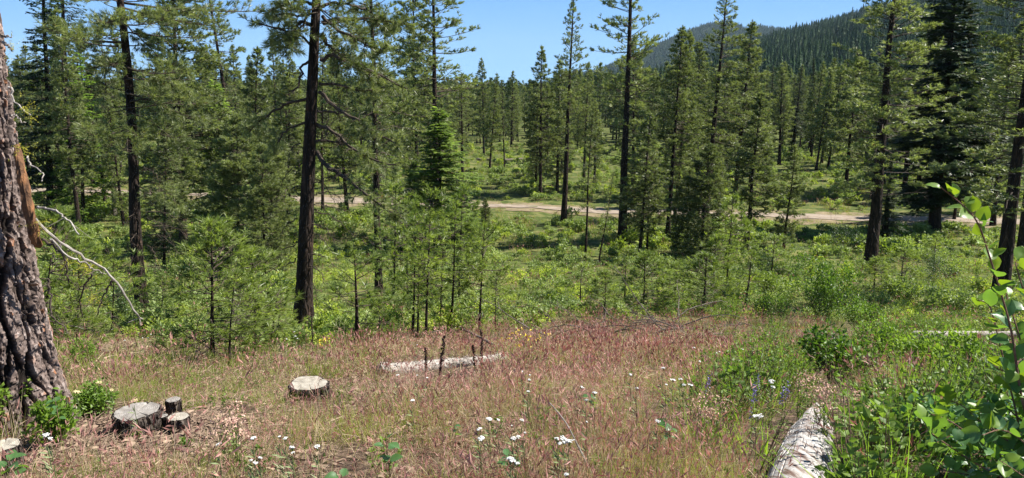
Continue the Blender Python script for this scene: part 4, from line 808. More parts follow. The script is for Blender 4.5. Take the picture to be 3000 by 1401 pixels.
def slash_pile():
    c = gpt(1800, 985); root = thing('brush_pile', 'tangled pile of dead grey branches at the far edge of the red grass', 'brush pile', c); g = np.random.default_rng(19)
    for k in range(46):
        px = g.uniform(1560, 2060); b = gpt(px, g.uniform(945, 990)); az = g.choice([0, np.pi]) + g.normal(0, .6); l = g.uniform(.7, 2.6); up = g.uniform(.15, .9); P = [np.array(b) + [0, 0, -.02]]; d = norm(np.array([math.cos(az), math.sin(az) * .5, up]))
        for q in range(9): d = norm(d + g.normal(0, .13, 3) + [0, 0, -.16 * up]); P.append(P[-1] + d * l / 9)
        P = np.array(P) - np.array(c); mb = MB(); r = g.uniform(.010, .028); tube(mb, P, np.linspace(r, r * .3, 10), 6, 0, jit=.2, rng=g)
        for q in range(9):
            i = g.integers(2, 9); dd = norm(g.normal(size=3) + [0, 0, .2]); m = P[i] + dd * g.uniform(.1, .35); sticks(mb, [P[i], m], [m, m + norm(dd + g.normal(0, .5, 3)) * .15], [r * .35, r * .2], [r * .2, r * .08], 0, 3)
        link('branch', mb.mesh('branch', [M_slash if k % 3 else M_twig]), root)
slash_pile()
def dead_stalk(label, bx, by, tx, ty, r=.012, seed=0):
    g = np.random.default_rng(seed); b = gpt(bx, by); t = ppt(tx, ty, b.y); root = thing('dead_stalk', label, 'dead stalk', b, 'dead mullein stalks'); mb = MB(); v = np.array(t - b); s = np.linspace(0, 1, 14)[:, None]; P = v * s + g.normal(0, .006, (14, 3)); tube(mb, P, np.linspace(r, r * .5, 14), 6, 0, jit=.3, rng=g); link('stem', mb.mesh('stem', [M_twig]), root)
    mb = MB(); n = 170; f = g.uniform(.25, 1, n)[:, None]; leaves(mb, v * f + g.normal(0, .003, (n, 3)), norm(rand_dir(n, g) + [0, 0, .8]), .028, .016, g); link('seed_spike', mb.mesh('seed_spike', [M_seed]), root)
M_seed = foliage('dry_seed', (.035, .02, .018), (.10, .055, .045), tr=.1, rough=.9)
dead_stalk('tallest dark dead stalk standing in front of the rotting log', 1284, 1142, 1302, 985, .010, 1)
dead_stalk('short dark stalk at the left part of the rotting log', 1249, 1100, 1247, 1022, .010, 2)
dead_stalk('thin dark stalk crossing the right end of the rotting log', 1411, 1112, 1411, 965, .008, 3)
dead_stalk('shortest reddish stalk between the two at the rotting log', 1392, 1092, 1386, 1014, .006, 4)
dead_stalk('curved dark stalk left of the central trunk', 808, 1030, 820, 912, .012, 5)
dead_stalk('thin bare stalk right of the central trunk foot', 918, 1040, 912, 895, .008, 6)

# weathered white log pointing at the viewer
def white_log():
    g = np.random.default_rng(5); near = gpt(2326, 1590); far = gpt(2392, 1195); a = np.array(near); bb = np.array(far); ax = bb - a; L = np.linalg.norm(ax); root = thing('weathered_log', 'cracked silvery white log end pointing at the viewer, bottom right', 'log', near)
    K, S = 150, 150; s = np.linspace(0, 1, S); th = np.arange(K) * 2 * np.pi / K; dx = norm(np.cross(ax, [0, 0, 1.])); dz = norm(np.cross(dx, ax)); TH, Sg = np.meshgrid(th, s)
    r = np.interp(s, [0, .3, .62, .8, .93, 1], [.150, .145, .125, .080, .036, .010])[:, None]
    u = TH * 3.2; tw = .25 * Sg + .12 * (vn(Sg * 3, TH * 0, 2) - .5); gr = .7 * vn(np.cos(TH + tw) * 9 + 20, np.sin(TH + tw) * 9 + Sg * .8, 3) + .3 * vn(np.cos(TH + tw) * 22 + 20, np.sin(TH + tw) * 22 + Sg * 1.2, 13); cr = ss(.06, .0, np.abs(gr - .5)) * .014 + ss(.02, 0, np.abs(vn(np.cos(TH + tw) * 26 + 3, np.sin(TH + tw) * 26 + Sg * .9, 8) - .5)) * .006
    rr = r * (1 + .34 * (fbm(np.cos(TH) * 1.3 + 5, np.sin(TH) * 1.3 + Sg * 2, 2, 4) - .5)) - cr * (r / .15)
    end = (vn(np.cos(TH) * 6 + 9, np.sin(TH) * 6, 6)) * .08 * (1 - Sg) ** 5
    P = a[None, None] * 0 + ax * (Sg + end)[..., None] + dx * (np.cos(TH) * rr)[..., None] + dz * (np.sin(TH) * rr * .8)[..., None] + np.array([0, 0, .035]) * 1
    i = np.arange(K * S).reshape(S, K); j = np.roll(i, -1, 1); mb = MB(); A, B, C, D = i[:-1].ravel(), j[:-1].ravel(), j[1:].ravel(), i[1:].ravel(); mb.add(P.reshape(-1, 3), np.concatenate([np.stack([A, B, C], 1), np.stack([A, C, D], 1)]))
    ib = MB(); tube(ib, np.array([ax * f + [0, 0, .02] for f in (.12, .3, .6)]), [.085, .10, .06], 16, 0, jit=.4, rng=g); link('rotten_core', ib.mesh('rotten_core', [M_twig]), root)
    M_w = rocky('silver_wood', [(.30, (.09, .045, .03)), (.42, (.20, .155, .13)), (.52, (.36, .34, .32)), (.75, (.50, .48, .46))], scale=(34, 3.0, 12), bump=.4, dist=.004)
    link('wood', mb.mesh('wood', [M_w], False), root)
    mb = MB(); n = 420; f = g.random(n)[:, None]; p = ax * f * .8 + dx * g.normal(.10, .06, (n, 1)) + np.array([0, 0, .02]) + g.normal(0, .02, (n, 3)); sticks(mb, p, p + norm(norm(ax) + rand_dir(n, g) * .6) * g.uniform(.03, .16, (n, 1)), .003, .001)
    link('splinters', mb.mesh('splinters', [M_dead]), root, kind='stuff')
white_log()

# ------------------------------------------------------------------ ground growth
M_straw = foliage('dry_grass', (.17, .115, .06), (.74, .59, .39), tr=.3, rough=.6, scale=1.5, trc=(1.1, 1, .8))
M_red = foliage('cheatgrass_heads', (.12, .036, .032), (.62, .34, .285), tr=.3, rough=.6, scale=1.1, trc=(1.2, .9, .8))
M_green = foliage('green_grass', (.10, .15, .020), (.40, .45, .09), tr=.4, rough=.5, scale=1.2)
M_blade = foliage('broad_grass', (.13, .24, .03), (.28, .40, .06), tr=.5, rough=.4, scale=2)
M_leafy = foliage('broad_leaf', (.045, .095, .018), (.20, .29, .055), tr=.38, rough=.5, spec=.25, scale=2)
M_scrub = foliage('valley_scrub', (.10, .155, .020), (.50, .57, .10), tr=.38, rough=.5, scale=.16, world=.65)
M_scrub2 = foliage('grey_green_scrub', (.085, .14, .035), (.36, .43, .14), tr=.32, rough=.5, scale=.2, world=.6)
M_stem = rocky('shrub_stem', [(.3, (.07, .045, .03)), (.7, (.20, .13, .09))], scale=(20, 20, 20), bump=.2)

def ribbon(mb, P0, d0, h, w, bend, g, mat, var, seg=3):
    """n bending blades at once"""
    n = len(P0); side = norm(np.cross(d0, rand_dir(n, g))); bd = norm(rand_dir(n, g) * [1, 1, 0.2]); V = []; p = P0.copy(); d = d0.copy()
    for k in range(seg):
        f = 1 - k / seg; V += [p - side * (w * f / 2)[:, None], p + side * (w * f / 2)[:, None]]; p = p + d * (h / seg)[:, None]; d = norm(d + bd * bend[:, None] + [0, 0, -.12])
    V.append(p); V = np.stack(V, 1); t = []
    for k in range(seg - 1): t += [[2 * k, 2 * k + 1, 2 * k + 3], [2 * k, 2 * k + 3, 2 * k + 2]]
    t.append([2 * seg - 2, 2 * seg - 1, 2 * seg]); t = np.array(t); mb.add(V, (np.arange(n) * (2 * seg + 1))[:, None, None] + t[None], mat, np.repeat(var, len(t)))
    return p, d
def grass_clump(seed, n=34, H=.30, spread=.13, w=.0028, bend=.22, heads=.8, hl=.055, hw=.007, green=.15, mats=None, hn=4, low=0):
    g = np.random.default_rng(seed); mb = MB(); a = g.uniform(0, 6.28, n); r = spread * np.sqrt(g.random(n)); P = np.stack([np.cos(a) * r, np.sin(a) * r, np.full(n, -.01)], 1)
    d = norm(np.stack([np.cos(a) * .35, np.sin(a) * .35, np.ones(n)], 1) + g.normal(0, .18, (n, 3))); h = H * g.uniform(.55, 1.1, n); gr = g.random(n) < green
    for msk, mt in ((gr, 2), (~gr, 0)):
        if not msk.any(): continue
        e, ed = ribbon(mb, P[msk], d[msk], h[msk], np.full(msk.sum(), w), bend * g.uniform(.2, 1.2, msk.sum()), g, mt, g.random(msk.sum()))
        k = g.random(len(e)) < heads
        if k.any() and hn:
            e2 = np.repeat(e[k], hn, 0); f = g.uniform(-.5, .2, (len(e2), 1)); e2 = e2 + np.repeat(ed[k], hn, 0) * f * hl; dd = norm(np.repeat(ed[k], hn, 0) + rand_dir(len(e2), g) * .45 + [0, 0, -.1]); s = norm(np.cross(dd, rand_dir(len(e2), g)))
            l = hl * g.uniform(.6, 1.2, (len(e2), 1)); V = np.stack([e2, e2 + dd * l * .4 - s * hw / 2, e2 + dd * l, e2 + dd * l * .4 + s * hw / 2], 1); mb.add(V, (np.arange(len(e2)) * 4)[:, None, None] + np.array([[0, 1, 2], [0, 2, 3]])[None], 1, np.repeat(g.random(len(e2)), 2))
    if low:   # thatch lying near the ground
        m = low; p = np.c_[g.normal(0, spread, (m, 2)), g.uniform(0, .05, m)]; q = norm(g.normal(size=(m, 3)) * [1, 1, .25]); ribbon(mb, p, q, g.uniform(.06, .18, m), np.full(m, w * 1.2), g.uniform(0, .2, m), g, 0, g.random(m), 2)
    return mb.mesh('grass_clump', mats or [M_straw, M_red, M_green])
def herb(seed, n=7, H=.22, leaf=.028, mats=None, spread=.09, per=9, pale=0, wr=.6):
    g = np.random.default_rng(seed); mb = MB()
    for k in range(n):
        a = g.uniform(0, 6.28); p = np.array([math.cos(a), math.sin(a), 0]) * spread * g.random(); d = norm(np.array([math.cos(a) * .4, math.sin(a) * .4, 1]) + g.normal(0, .15, 3)); h = H * g.uniform(.6, 1.15)
        sticks(mb, [p, p + d * h * .5], [p + d * h * .5, p + d * h + [0, 0, .01]], .0018, .0012, 1); f = g.uniform(.2, 1, per)[:, None]; q = p + d * h * f
        leaves(mb, q, norm(rand_dir(per, g) * [1, 1, .3] + [0, 0, .35]), leaf * g.uniform(.6, 1.25, per), leaf * wr * g.uniform(.8, 1.1, per), g, 0)
    return mb.mesh('herb', mats or [M_leafy, M_stem])
def shrub_mesh(seed, r=.5, h=.6, nl=260, leaf=.07, wr=.6, mats=None, ns=9, name='scrub_clump', stem=.006, open_=.5, clumpy=1.0):
    g = np.random.default_rng(seed); mb = MB(); E = []
    for k in range(ns):
        a = g.uniform(0, 6.28); d = norm(np.array([math.cos(a), math.sin(a), 0]) * g.uniform(.1, 1) * r / h + [0, 0, 1.]); L = h * g.uniform(.6, 1.0); p = np.array([math.cos(a), math.sin(a), -.05]) * r * .12; q = [p]
        for s in range(4): p = p + d * L / 4; d = norm(d + g.normal(0, .16, 3)); q.append(p)
        q = np.array(q); sticks(mb, q[:-1], q[1:], stem * np.array([1, .8, .6, .45]), stem * np.array([.8, .6, .45, .25]), 1)
        for s in range(7): i = g.integers(1, 4); f = g.random(); b = q[i] * (1 - f) + q[i + 1] * f; dd = norm(d + g.normal(0, .7, 3) + [0, 0, .2]); e = b + dd * r * g.uniform(.2, .5); sticks(mb, [b], [e], stem * .4, stem * .2, 1); E += [e, b * .5 + e * .5, q[-1]]
    E = np.array(E); k = g.integers(0, len(E), nl); p = E[k] + g.normal(0, r * .11 * clumpy, (nl, 3)); p[:, 2] = np.maximum(p[:, 2], .02)
    out = norm(p - [0, 0, h * .3]); leaves(mb, p, norm(out * .5 + rand_dir(nl, g) * .8 + [0, 0, .2]), leaf * g.uniform(.6, 1.2, nl), leaf * wr * g.uniform(.8, 1.15, nl), g, 0, up=.45)
    return mb.mesh(name, mats or [M_scrub, M_stem])

def spread_points(seed, y0, y1, s0, p, wid=.80):
    """points with spacing s0*(y/10)**p over the wedge in front of the viewer"""
    g = np.random.default_rng(seed); yy = np.linspace(y0, y1, 4000); dens = 2 * (wid * yy + 1.5) / (s0 * (yy / 10) ** p) ** 2; c = np.cumsum(dens) * (yy[1] - yy[0]); n = int(c[-1]); y = np.interp(g.random(n) * c[-1], c, yy); x = g.uniform(-1, 1, n) * (wid * y + 1.5); return x, y, ground(x, y), g
def bare(px, py):
    """trampled litter patch round the stumps, and the dry patch behind them"""
    a = ((px - 400) / 360) ** 2 + ((py - 1300) / 90) ** 2; b = ((px - 360) / 120) ** 2 + ((py - 1040) / 38) ** 2
    return np.maximum(1 - ss(.6, 1.25, a), .8 * (1 - ss(.5, 1.2, b)))
def meadow():
    x, y, z, g = spread_points(101, 1.6, 36, .20, .85); px, py = to_px(x, y, z); n = len(x); mm = meadow_mask(x, y, z)
    nz = fbm(x * .9, y * .9, 3, 41); n2 = fbm(x * .35 + 9, y * .35, 3, 43)
    br = bare(px, py); right = ss(2150, 2500, px) * ss(880, 960, py); keep = (g.random(n) < mm) & (g.random(n) > br * .98) & (g.random(n) > right * .75)
    # stumps and the logs stay clear
    for a, b, rr in ((408, 1275, 100), (514, 1225, 34), (528, 1285, 52), (22, 1370, 80), (908, 1172, 62)): keep &= ~(((px - a) / rr) ** 2 + ((py - b) / (rr * .62)) ** 2 < 1)
    keep &= ~((px > 1110) & (px < 1485) & (np.abs(py - (1120 - (px - 1112) * .112)) < 30))
    keep &= ~((px > 2230) & (px < 2540) & (py > 1215))
    keep &= ~((px > 2640) & (py > 1330))
    x, y, z, px, py, nz, n2 = [q[keep] for q in (x, y, z, px, py, nz, n2)]; n = len(x)
    q = g.random(n) > .8 * ss(.52, .36, fbm(x * 2.2, y * 2.2, 2, 49)); x, y, z, px, py, nz, n2 = [w_[q] for w_ in (x, y, z, px, py, nz, n2)]; n = len(x)
    left = ss(1040, 820, px) * ss(1270, 1170, py) * ss(960, 1010, py + 30); right = ss(2000, 2350, px)
    pg = .30 + 1.3 * left + .35 * ss(1250, 800, px) + .9 * ss(1850, 2250, px) + .55 * ss(.55, .75, nz) ; pr = (.24 + .75 * ss(1220, 980, py) * ss(750, 1300, px)) * (1 - left * .75) * (1 - .5 * right) * (.45 + 1.2 * ss(.35, .6, n2)); ps = .30 + .25 * ss(1150, 1350, py) + .3 * ss(.5, .3, n2)
    P = np.stack([pr, ps, pg], 1); P /= P.sum(1, keepdims=True); u = g.random(n); kind = (u > P[:, 0]).astype(int) + (u > P[:, 0] + P[:, 1]).astype(int); far = y > 7.5
    H = {0: .215, 1: .20, 2: .20}
    spec = {0: dict(heads=.75, green=.12, hn=3, low=8), 1: dict(heads=.30, green=.15, hn=2, low=14), 2: dict(heads=.15, green=.85, hn=2, low=4)}
    for k, nm, lab in ((0, 'red_cheatgrass', 'reddish cheatgrass with nodding heads covering the slope'), (1, 'dry_grass', 'straw coloured dry grass among the red cheatgrass'), (2, 'green_grass', 'green grass growing among the dry grass')):
        for fr, sfx in ((False, ''), (True, '_upslope')):
            q = (kind == k) & (far == fr)
            if not q.any(): continue
            ms = [grass_clump(500 + k * 10 + s, H=H[k] * (1.0 if s else .8), w=.0024 if not fr else .0055, hw=(.0055 if not fr else .011), n=36 if not fr else 30, spread=.13 if not fr else .16, hl=.038 if not fr else .045, bend=.10, **{a: b for a, b in spec[k].items() if a not in ('hl', 'hw')}) for s in range(4)]
            sc_ = np.clip((y[q] / 7) ** .30, .75, 1.6) * g.uniform(.5, 1.35, q.sum()); scatter(nm + sfx, ms, np.stack([x[q], y[q], z[q]], 1), g.uniform(0, 6.28, q.sum()), sc_, label=lab, tilt=g.normal(0, .16, (q.sum(), 2)), zs=.55 + .95 * ss(.3, .75, fbm(x[q] * 1.7, y[q] * 1.7, 2, 71)))
    # long wispy stalks
    x, y, z, g = spread_points(105, 1.9, 30, .62, .8); px, py = to_px(x, y, z); keep = (meadow_mask(x, y, z) > .5) & (g.random(len(x)) < .35 + .5 * ss(.45, .65, fbm(x, y, 2, 60)) - .5 * bare(px, py)) & ~((px > 2230) & (px < 2540) & (py > 1215)) & ~((px > 2640) & (py > 1330)); x, y, z = x[keep], y[keep], z[keep]; n = len(x)
    scatter('wispy_stalks', [grass_clump(620 + s, n=n_, H=.46, spread=.10, w=.0032, bend=.5, heads=.5, hl=.05, hw=.006, hn=3, green=gr) for s, n_, gr in ((0, 6, .1), (1, 4, .3), (2, 8, 0.0), (3, 5, .8))], np.stack([x, y, z], 1), g.uniform(0, 6.28, n), g.uniform(.6, 1.2, n), label='long wispy dry stalks rising above the grass', tilt=g.normal(0, .25, (n, 2)))
    # leafy herbs
    x, y, z, g = spread_points(102, 1.8, 30, .42, .8); px, py = to_px(x, y, z); n = len(x); nz = fbm(x * 1.3, y * 1.3, 3, 47)
    pr = .05 + .75 * ss(2050, 2450, px) + .30 * ss(.58, .68, nz) + .4 * ss(420, 150, px) - .4 * bare(px, py); keep = (g.random(n) < pr) & (meadow_mask(x, y, z) > .2); keep &= ~((px > 2290) & (px < 2480) & (py > 1210)); keep &= ~(((px - 408) / 90) ** 2 + ((py - 1235) / 50) ** 2 < 1)
    x, y, z = x[keep], y[keep], z[keep]; n = len(x); scatter('leafy_herbs', [herb(601), herb(602, n=5, H=.16), herb(603, n=9, H=.28, leaf=.022, wr=.35), herb(604, n=6, H=.2, leaf=.035)], np.stack([x, y, z], 1), g.uniform(0, 6.28, n), g.uniform(.5, 1.0, n), label='small leafy green herbs scattered through the grass')
    # dense tangle right of the white log
    x, y, z, g = spread_points(103, 2.4, 26, .21, .8); px, py = to_px(x, y, z); lim = 2150 + np.abs(py - 1150) * .6; keep = ~((px > 2660) & (np.abs(py - 1022) < 26)) & (px > lim + g.normal(0, 90, len(px))) & ~((px < 2540) & (py > 1205) & (px > 2200)) & ~((px > 2600) & (py > 1330)); x, y, z, px, py = [q[keep] for q in (x, y, z, px, py)]; n = len(x)
    k = g.choice(6, n, p=[.16, .16, .08, .20, .28, .12])
    for a, b, rr in ((2405, 985, 110), (2440, 1150, 110), (2580, 1120, 120), (2720, 1150, 120)):
        q = ~(((px - a) / rr) ** 2 + ((py - b) / (rr * .7)) ** 2 < 1); x, y, z, px, py, k = [w_[q] for w_ in (x, y, z, px, py, k)]
    n = len(x)
    scatter('mixed_undergrowth', [herb(611, n=9, H=.34), herb(612, n=8, H=.42, leaf=.035, wr=.5), grass_clump(613, n=22, H=.48, w=.006, heads=0, green=1, mats=[M_straw, M_red, M_blade]), grass_clump(614, n=26, H=.35, heads=.5, green=.4), shrub_mesh(615, r=.24, h=.34, nl=120, leaf=.046, ns=6, mats=[M_leafy, M_stem], stem=.003), herb(616, n=12, H=.3, leaf=.03, wr=.16, mats=[M_scrub2, M_stem])],
            np.stack([x, y, z], 1), g.uniform(0, 6.28, n), g.uniform(.7, 1.35, n), idx=k, label='tangle of herbs, grass and low scrub on the right of the slope')
    # litter: bark chips, needles and cone scales
    x, y, z, g = spread_points(104, 1.8, 16, .085, .5); px, py = to_px(x, y, z); pr = .05 + .95 * bare(px, py); keep = (g.random(len(x)) < pr) & (px < 1500); x, y, z = x[keep], y[keep], z[keep]; n = len(x)
    def litter(seed):
        g = np.random.default_rng(seed); mb = MB(); leaves(mb, np.c_[g.normal(0, .06, (16, 2)), g.uniform(.002, .015, 16)], norm(g.normal(size=(16, 3)) * [1, 1, .2]), g.uniform(.02, .06, 16), g.uniform(.012, .032, 16), g, 0, up=.8)
        p = np.c_[g.normal(0, .08, (14, 2)), g.uniform(.002, .02, 14)]; sticks(mb, p, p + norm(g.normal(size=(14, 3)) * [1, 1, .15]) * g.uniform(.04, .12, (14, 1)), .0022, .0012, 1); return mb.mesh('litter_bits', [M_flk2, M_flk2])
    M_flk2 = foliage('wood_chips', (.05, .03, .02), (.38, .27, .19), tr=0, rough=.9, scale=12, world=.3)
    scatter('forest_litter', [litter(s) for s in (1, 2, 3)], np.stack([x, y, z], 1), g.uniform(0, 6.28, n), g.uniform(.8, 1.5, n), label='bark chips, twigs and needles littering the ground round the stumps')
meadow()

def valley():
    x, y, z, g = spread_points(111, 13, 185, .36, .62, wid=.84); n = len(x); px, py = to_px(x, y, z); mm = meadow_mask(x, y, z); dr = y - road_y(x); nz = fbm(x * .13, y * .13, 3, 51); n3 = fbm(x * .5, y * .5, 2, 52)
    keep = (g.random(n) > mm * 1.1) & ~((dr > -2.0) & (dr < 1.9)); vg = (dr > -8) & (dr < 6); keep &= ~(vg & (g.random(n) < .45)); x, y, z, px, py, nz, n3, vg, dr = [q[keep] for q in (x, y, z, px, py, nz, n3, vg, dr)]; n = len(x); far = y > 52
    grass = (vg | (g.random(n) < .20 + .45 * ss(.55, .66, nz)))
    tall = .80 + .85 * ss(.45, .72, n3)
    A = dict(leaf=.085, nl=260); B = dict(leaf=.15, nl=170)
    for fr in (False, True):
        K = B if fr else A; w = .016 if not fr else .03
        ms = [shrub_mesh(701, r=.45, h=.50, **K), shrub_mesh(702, r=.5, h=.42, **K), shrub_mesh(703, r=.4, h=.62, mats=[M_scrub2, M_stem], **K), shrub_mesh(704, r=.5, h=.5, mats=[M_scrub2, M_stem], **K)]
        q = (far == fr) & ~grass; m = q.sum(); scatter('valley_scrub' + ('_far' if fr else ''), ms, np.stack([x[q], y[q], z[q]], 1), g.uniform(0, 6.28, m), g.uniform(.6, 1.15, m) * tall[q] * np.clip((y[q] / 40) ** .3, .8, 1.4), idx=g.choice(4, m, p=[.35, .35, .15, .15]), label='low green scrub covering the valley floor', zs=g.uniform(.7, 1.2, m))
        gm = [grass_clump(711 + s, n=30, H=.5, spread=.35, w=w, heads=.3, hl=.1, hw=.03, hn=2, green=gr, mats=[M_straw, M_red, M_green]) for s, gr in ((0, .95), (1, .85), (2, .6), (3, .8))]
        q = (far == fr) & grass; m = q.sum(); scatter('valley_grass' + ('_far' if fr else ''), gm, np.stack([x[q], y[q], z[q]], 1), g.uniform(0, 6.28, m), g.uniform(.6, 1.2, m) * np.clip((y[q] / 40) ** .3, .8, 1.4) * np.where(vg[q], .7, 1), label='rough yellow green grass between the valley scrub')
valley()

# ------------------------------------------------------------------ shrubs one can point at
def shrub(label, bx, by, rpx, hpx, seed, leaf, nl, mats, ns=14,  group='leafy bushes on the slope', wr=.6, stem=.006, clumpy=1.0):
    b = gpt(bx, by); m = b.y / F * 1.03; root = thing('leafy_shrub', label, 'shrub', b, group); me = shrub_mesh(seed, r=rpx * m, h=hpx * m, nl=int(nl * 1.5), leaf=leaf * 1.1, wr=wr, mats=mats, ns=ns, name='foliage', stem=stem, clumpy=clumpy)
    link('foliage', me, root); return root
M_sb = foliage('serviceberry_leaf', (.055, .135, .055), (.12, .24, .075), tr=.42, rough=.38, spec=.45, scale=6, trc=(2.2, 1.9, .45), world=.3)
M_lush = foliage('lush_leaf', (.035, .085, .014), (.19, .30, .045), tr=.36, rough=.45, spec=.3, scale=2)
M_snow = foliage('snowberry_leaf', (.065, .14, .020), (.25, .35, .055), tr=.40, rough=.5, spec=.25, scale=3)
M_darkl = foliage('dark_leaf', (.025, .05, .018), (.07, .12, .03), tr=.2, rough=.4, scale=3)
for a in (
 ('lush dark green round bush, tallest at the right edge of the red grass', 2405, 955, 92, 215, 801, .075, 2300, [M_lush, M_stem], 26),
 ('low leafy bush joined to the left of the lush round bush', 2255, 950, 85, 95, 802, .060, 1100, [M_lush, M_stem], 18),
 ('low bush with pale new leaves left of the lush round bush', 2140, 950, 60, 60, 803, .040, 700, [M_snow, M_stem], 12),
 ('tangled bush with bare dark twigs and small leaves, centre of the right undergrowth', 2440, 1120, 115, 150, 804, .055, 1000, [M_lush, M_stem], 30),
 ('yellow green bush right of the tangled twiggy bush', 2580, 1080, 110, 150, 805, .045, 1200, [M_snow, M_stem], 22),
 ('broad yellow green bush in front of the long bleached log', 2720, 1100, 120, 130, 806, .048, 1200, [M_snow, M_stem], 22),
 ('bush below the right end of the long bleached log', 2860, 1130, 120, 140, 807, .050, 1200, [M_snow, M_stem], 22),
 ('narrow leafy bush behind the tangled twiggy bush', 2520, 985, 75, 110, 808, .055, 1000, [M_lush, M_stem], 16),
 ('snowberry bush in front of the foot of the big leaning trunk', 165, 1318, 78, 150, 809, .034, 560, [M_snow, M_stem], 16),
 ('dark leafed bush between the big leaning trunk and the largest stump', 285, 1235, 78, 100, 810, .028, 900, [M_lush, M_stem], 18),
 ('snowberry bush cut off by the left edge of the view', 5, 1290, 62, 190, 811, .028, 520, [M_snow, M_stem], 14),
 ('small herbaceous bush at the right foot of the big leaning trunk', 125, 1265, 40, 100, 812, .024, 320, [M_snow, M_stem], 9),
 ('pale bush behind the litter patch near the left trunk', 255, 1085, 60, 95, 813, .030, 600, [M_snow, M_stem], 12),
 ('dark little plant in the green grass above the stump cluster', 440, 1112, 28, 50, 814, .030, 160, [M_darkl, M_stem], 8),
 ('bright leafy bush at the foot of the central dark trunk', 985, 1005, 55, 90, 815, .045, 700, [M_lush, M_stem], 12),
 ('bright broad leafed bush left of the pine thicket', 1150, 985, 62, 90, 816, .045, 800, [M_snow, M_stem], 12),
 ('dark dense bush standing by the orange edged trunk', 345, 955, 45, 120, 817, .050, 900, [M_darkl, M_stem], 14),
 ('dark rounded bush in the shade right of the narrow lone pine', 2468, 745, 58, 95, 818, .10, 1100, [M_darkl, M_stem], 16),
 ('dark scrub mound under the darkest fir', 2745, 835, 90, 90, 819, .07, 1100, [M_darkl, M_stem], 16),
 ('leafy bush in the grass beside the brush pile', 1985, 930, 50, 45, 820, .040, 420, [M_lush, M_stem], 10),
 ('small green leafy plant in the litter below the largest stump', 400, 1300, 22, 45, 821, .022, 90, [M_lush, M_stem], 7),
 ('small green leafy plant in the litter right of the low round stump', 555, 1335, 30, 60, 822, .022, 110, [M_lush, M_stem], 7),
): shrub(*a)
shrub('dense blue green bush filling the bottom right corner behind the nearest leafy stems', 2870, 1420, 250, 250, 823, .042, 800, [M_sb, M_stem], 16, wr=.75)
# flat-topped tufts on the right of the clearing
M_sage = foliage('grey_sage', (.12, .17, .09), (.26, .30, .18), tr=.25, rough=.7)

# ------------------------------------------------------------------ serviceberry in the near right corner: every leaf its own piece
M_sby = foliage('young_serviceberry_leaf', (.10, .20, .03), (.20, .31, .045), tr=.42, rough=.4, scale=6, trc=(1.7, 1.5, .4), world=.3)
M_twr = rocky('reddish_twig', [(.3, (.10, .05, .035)), (.7, (.26, .16, .11))], scale=(40, 40, 40), bump=.3)
def leaf_mesh(seed, mat, curl=.18):
    g = np.random.default_rng(seed); mb = MB(); S = 7; s = np.linspace(0, 1, S); w = np.sin(np.pi * s ** .85) ** .8 * .40 * g.uniform(.85, 1.1); w[0] = .015; w[-1] = .01; fold = g.uniform(.05, .22); V = []
    for k in range(S):
        z = -curl * s[k] ** 2 + g.normal(0, .012)
        for u in (-1, -.5, 0, .5, 1): V.append([s[k], u * w[k] * (1 + .04 * (k % 2)), z + abs(u) * w[k] * fold * 2 + g.normal(0, .008)])
    T = []
    for k in range(S - 1):
        for q in range(4): a = k * 5 + q; T += [[a, a + 1, a + 6], [a, a + 6, a + 5]]
    mb.add(V, T, 0); sticks(mb, [[-.22, 0, .01]], [[0, 0, 0]], .018, .015, 1); return mb.mesh('leaf', [mat, M_twr], True)
LEAF = [leaf_mesh(s, M_sb, c) for s, c in ((1, .1), (2, .25), (3, -.05), (4, .35))]; LEAFY = [leaf_mesh(s, M_sby, c) for s, c in ((5, .15), (6, .3), (7, 0))]
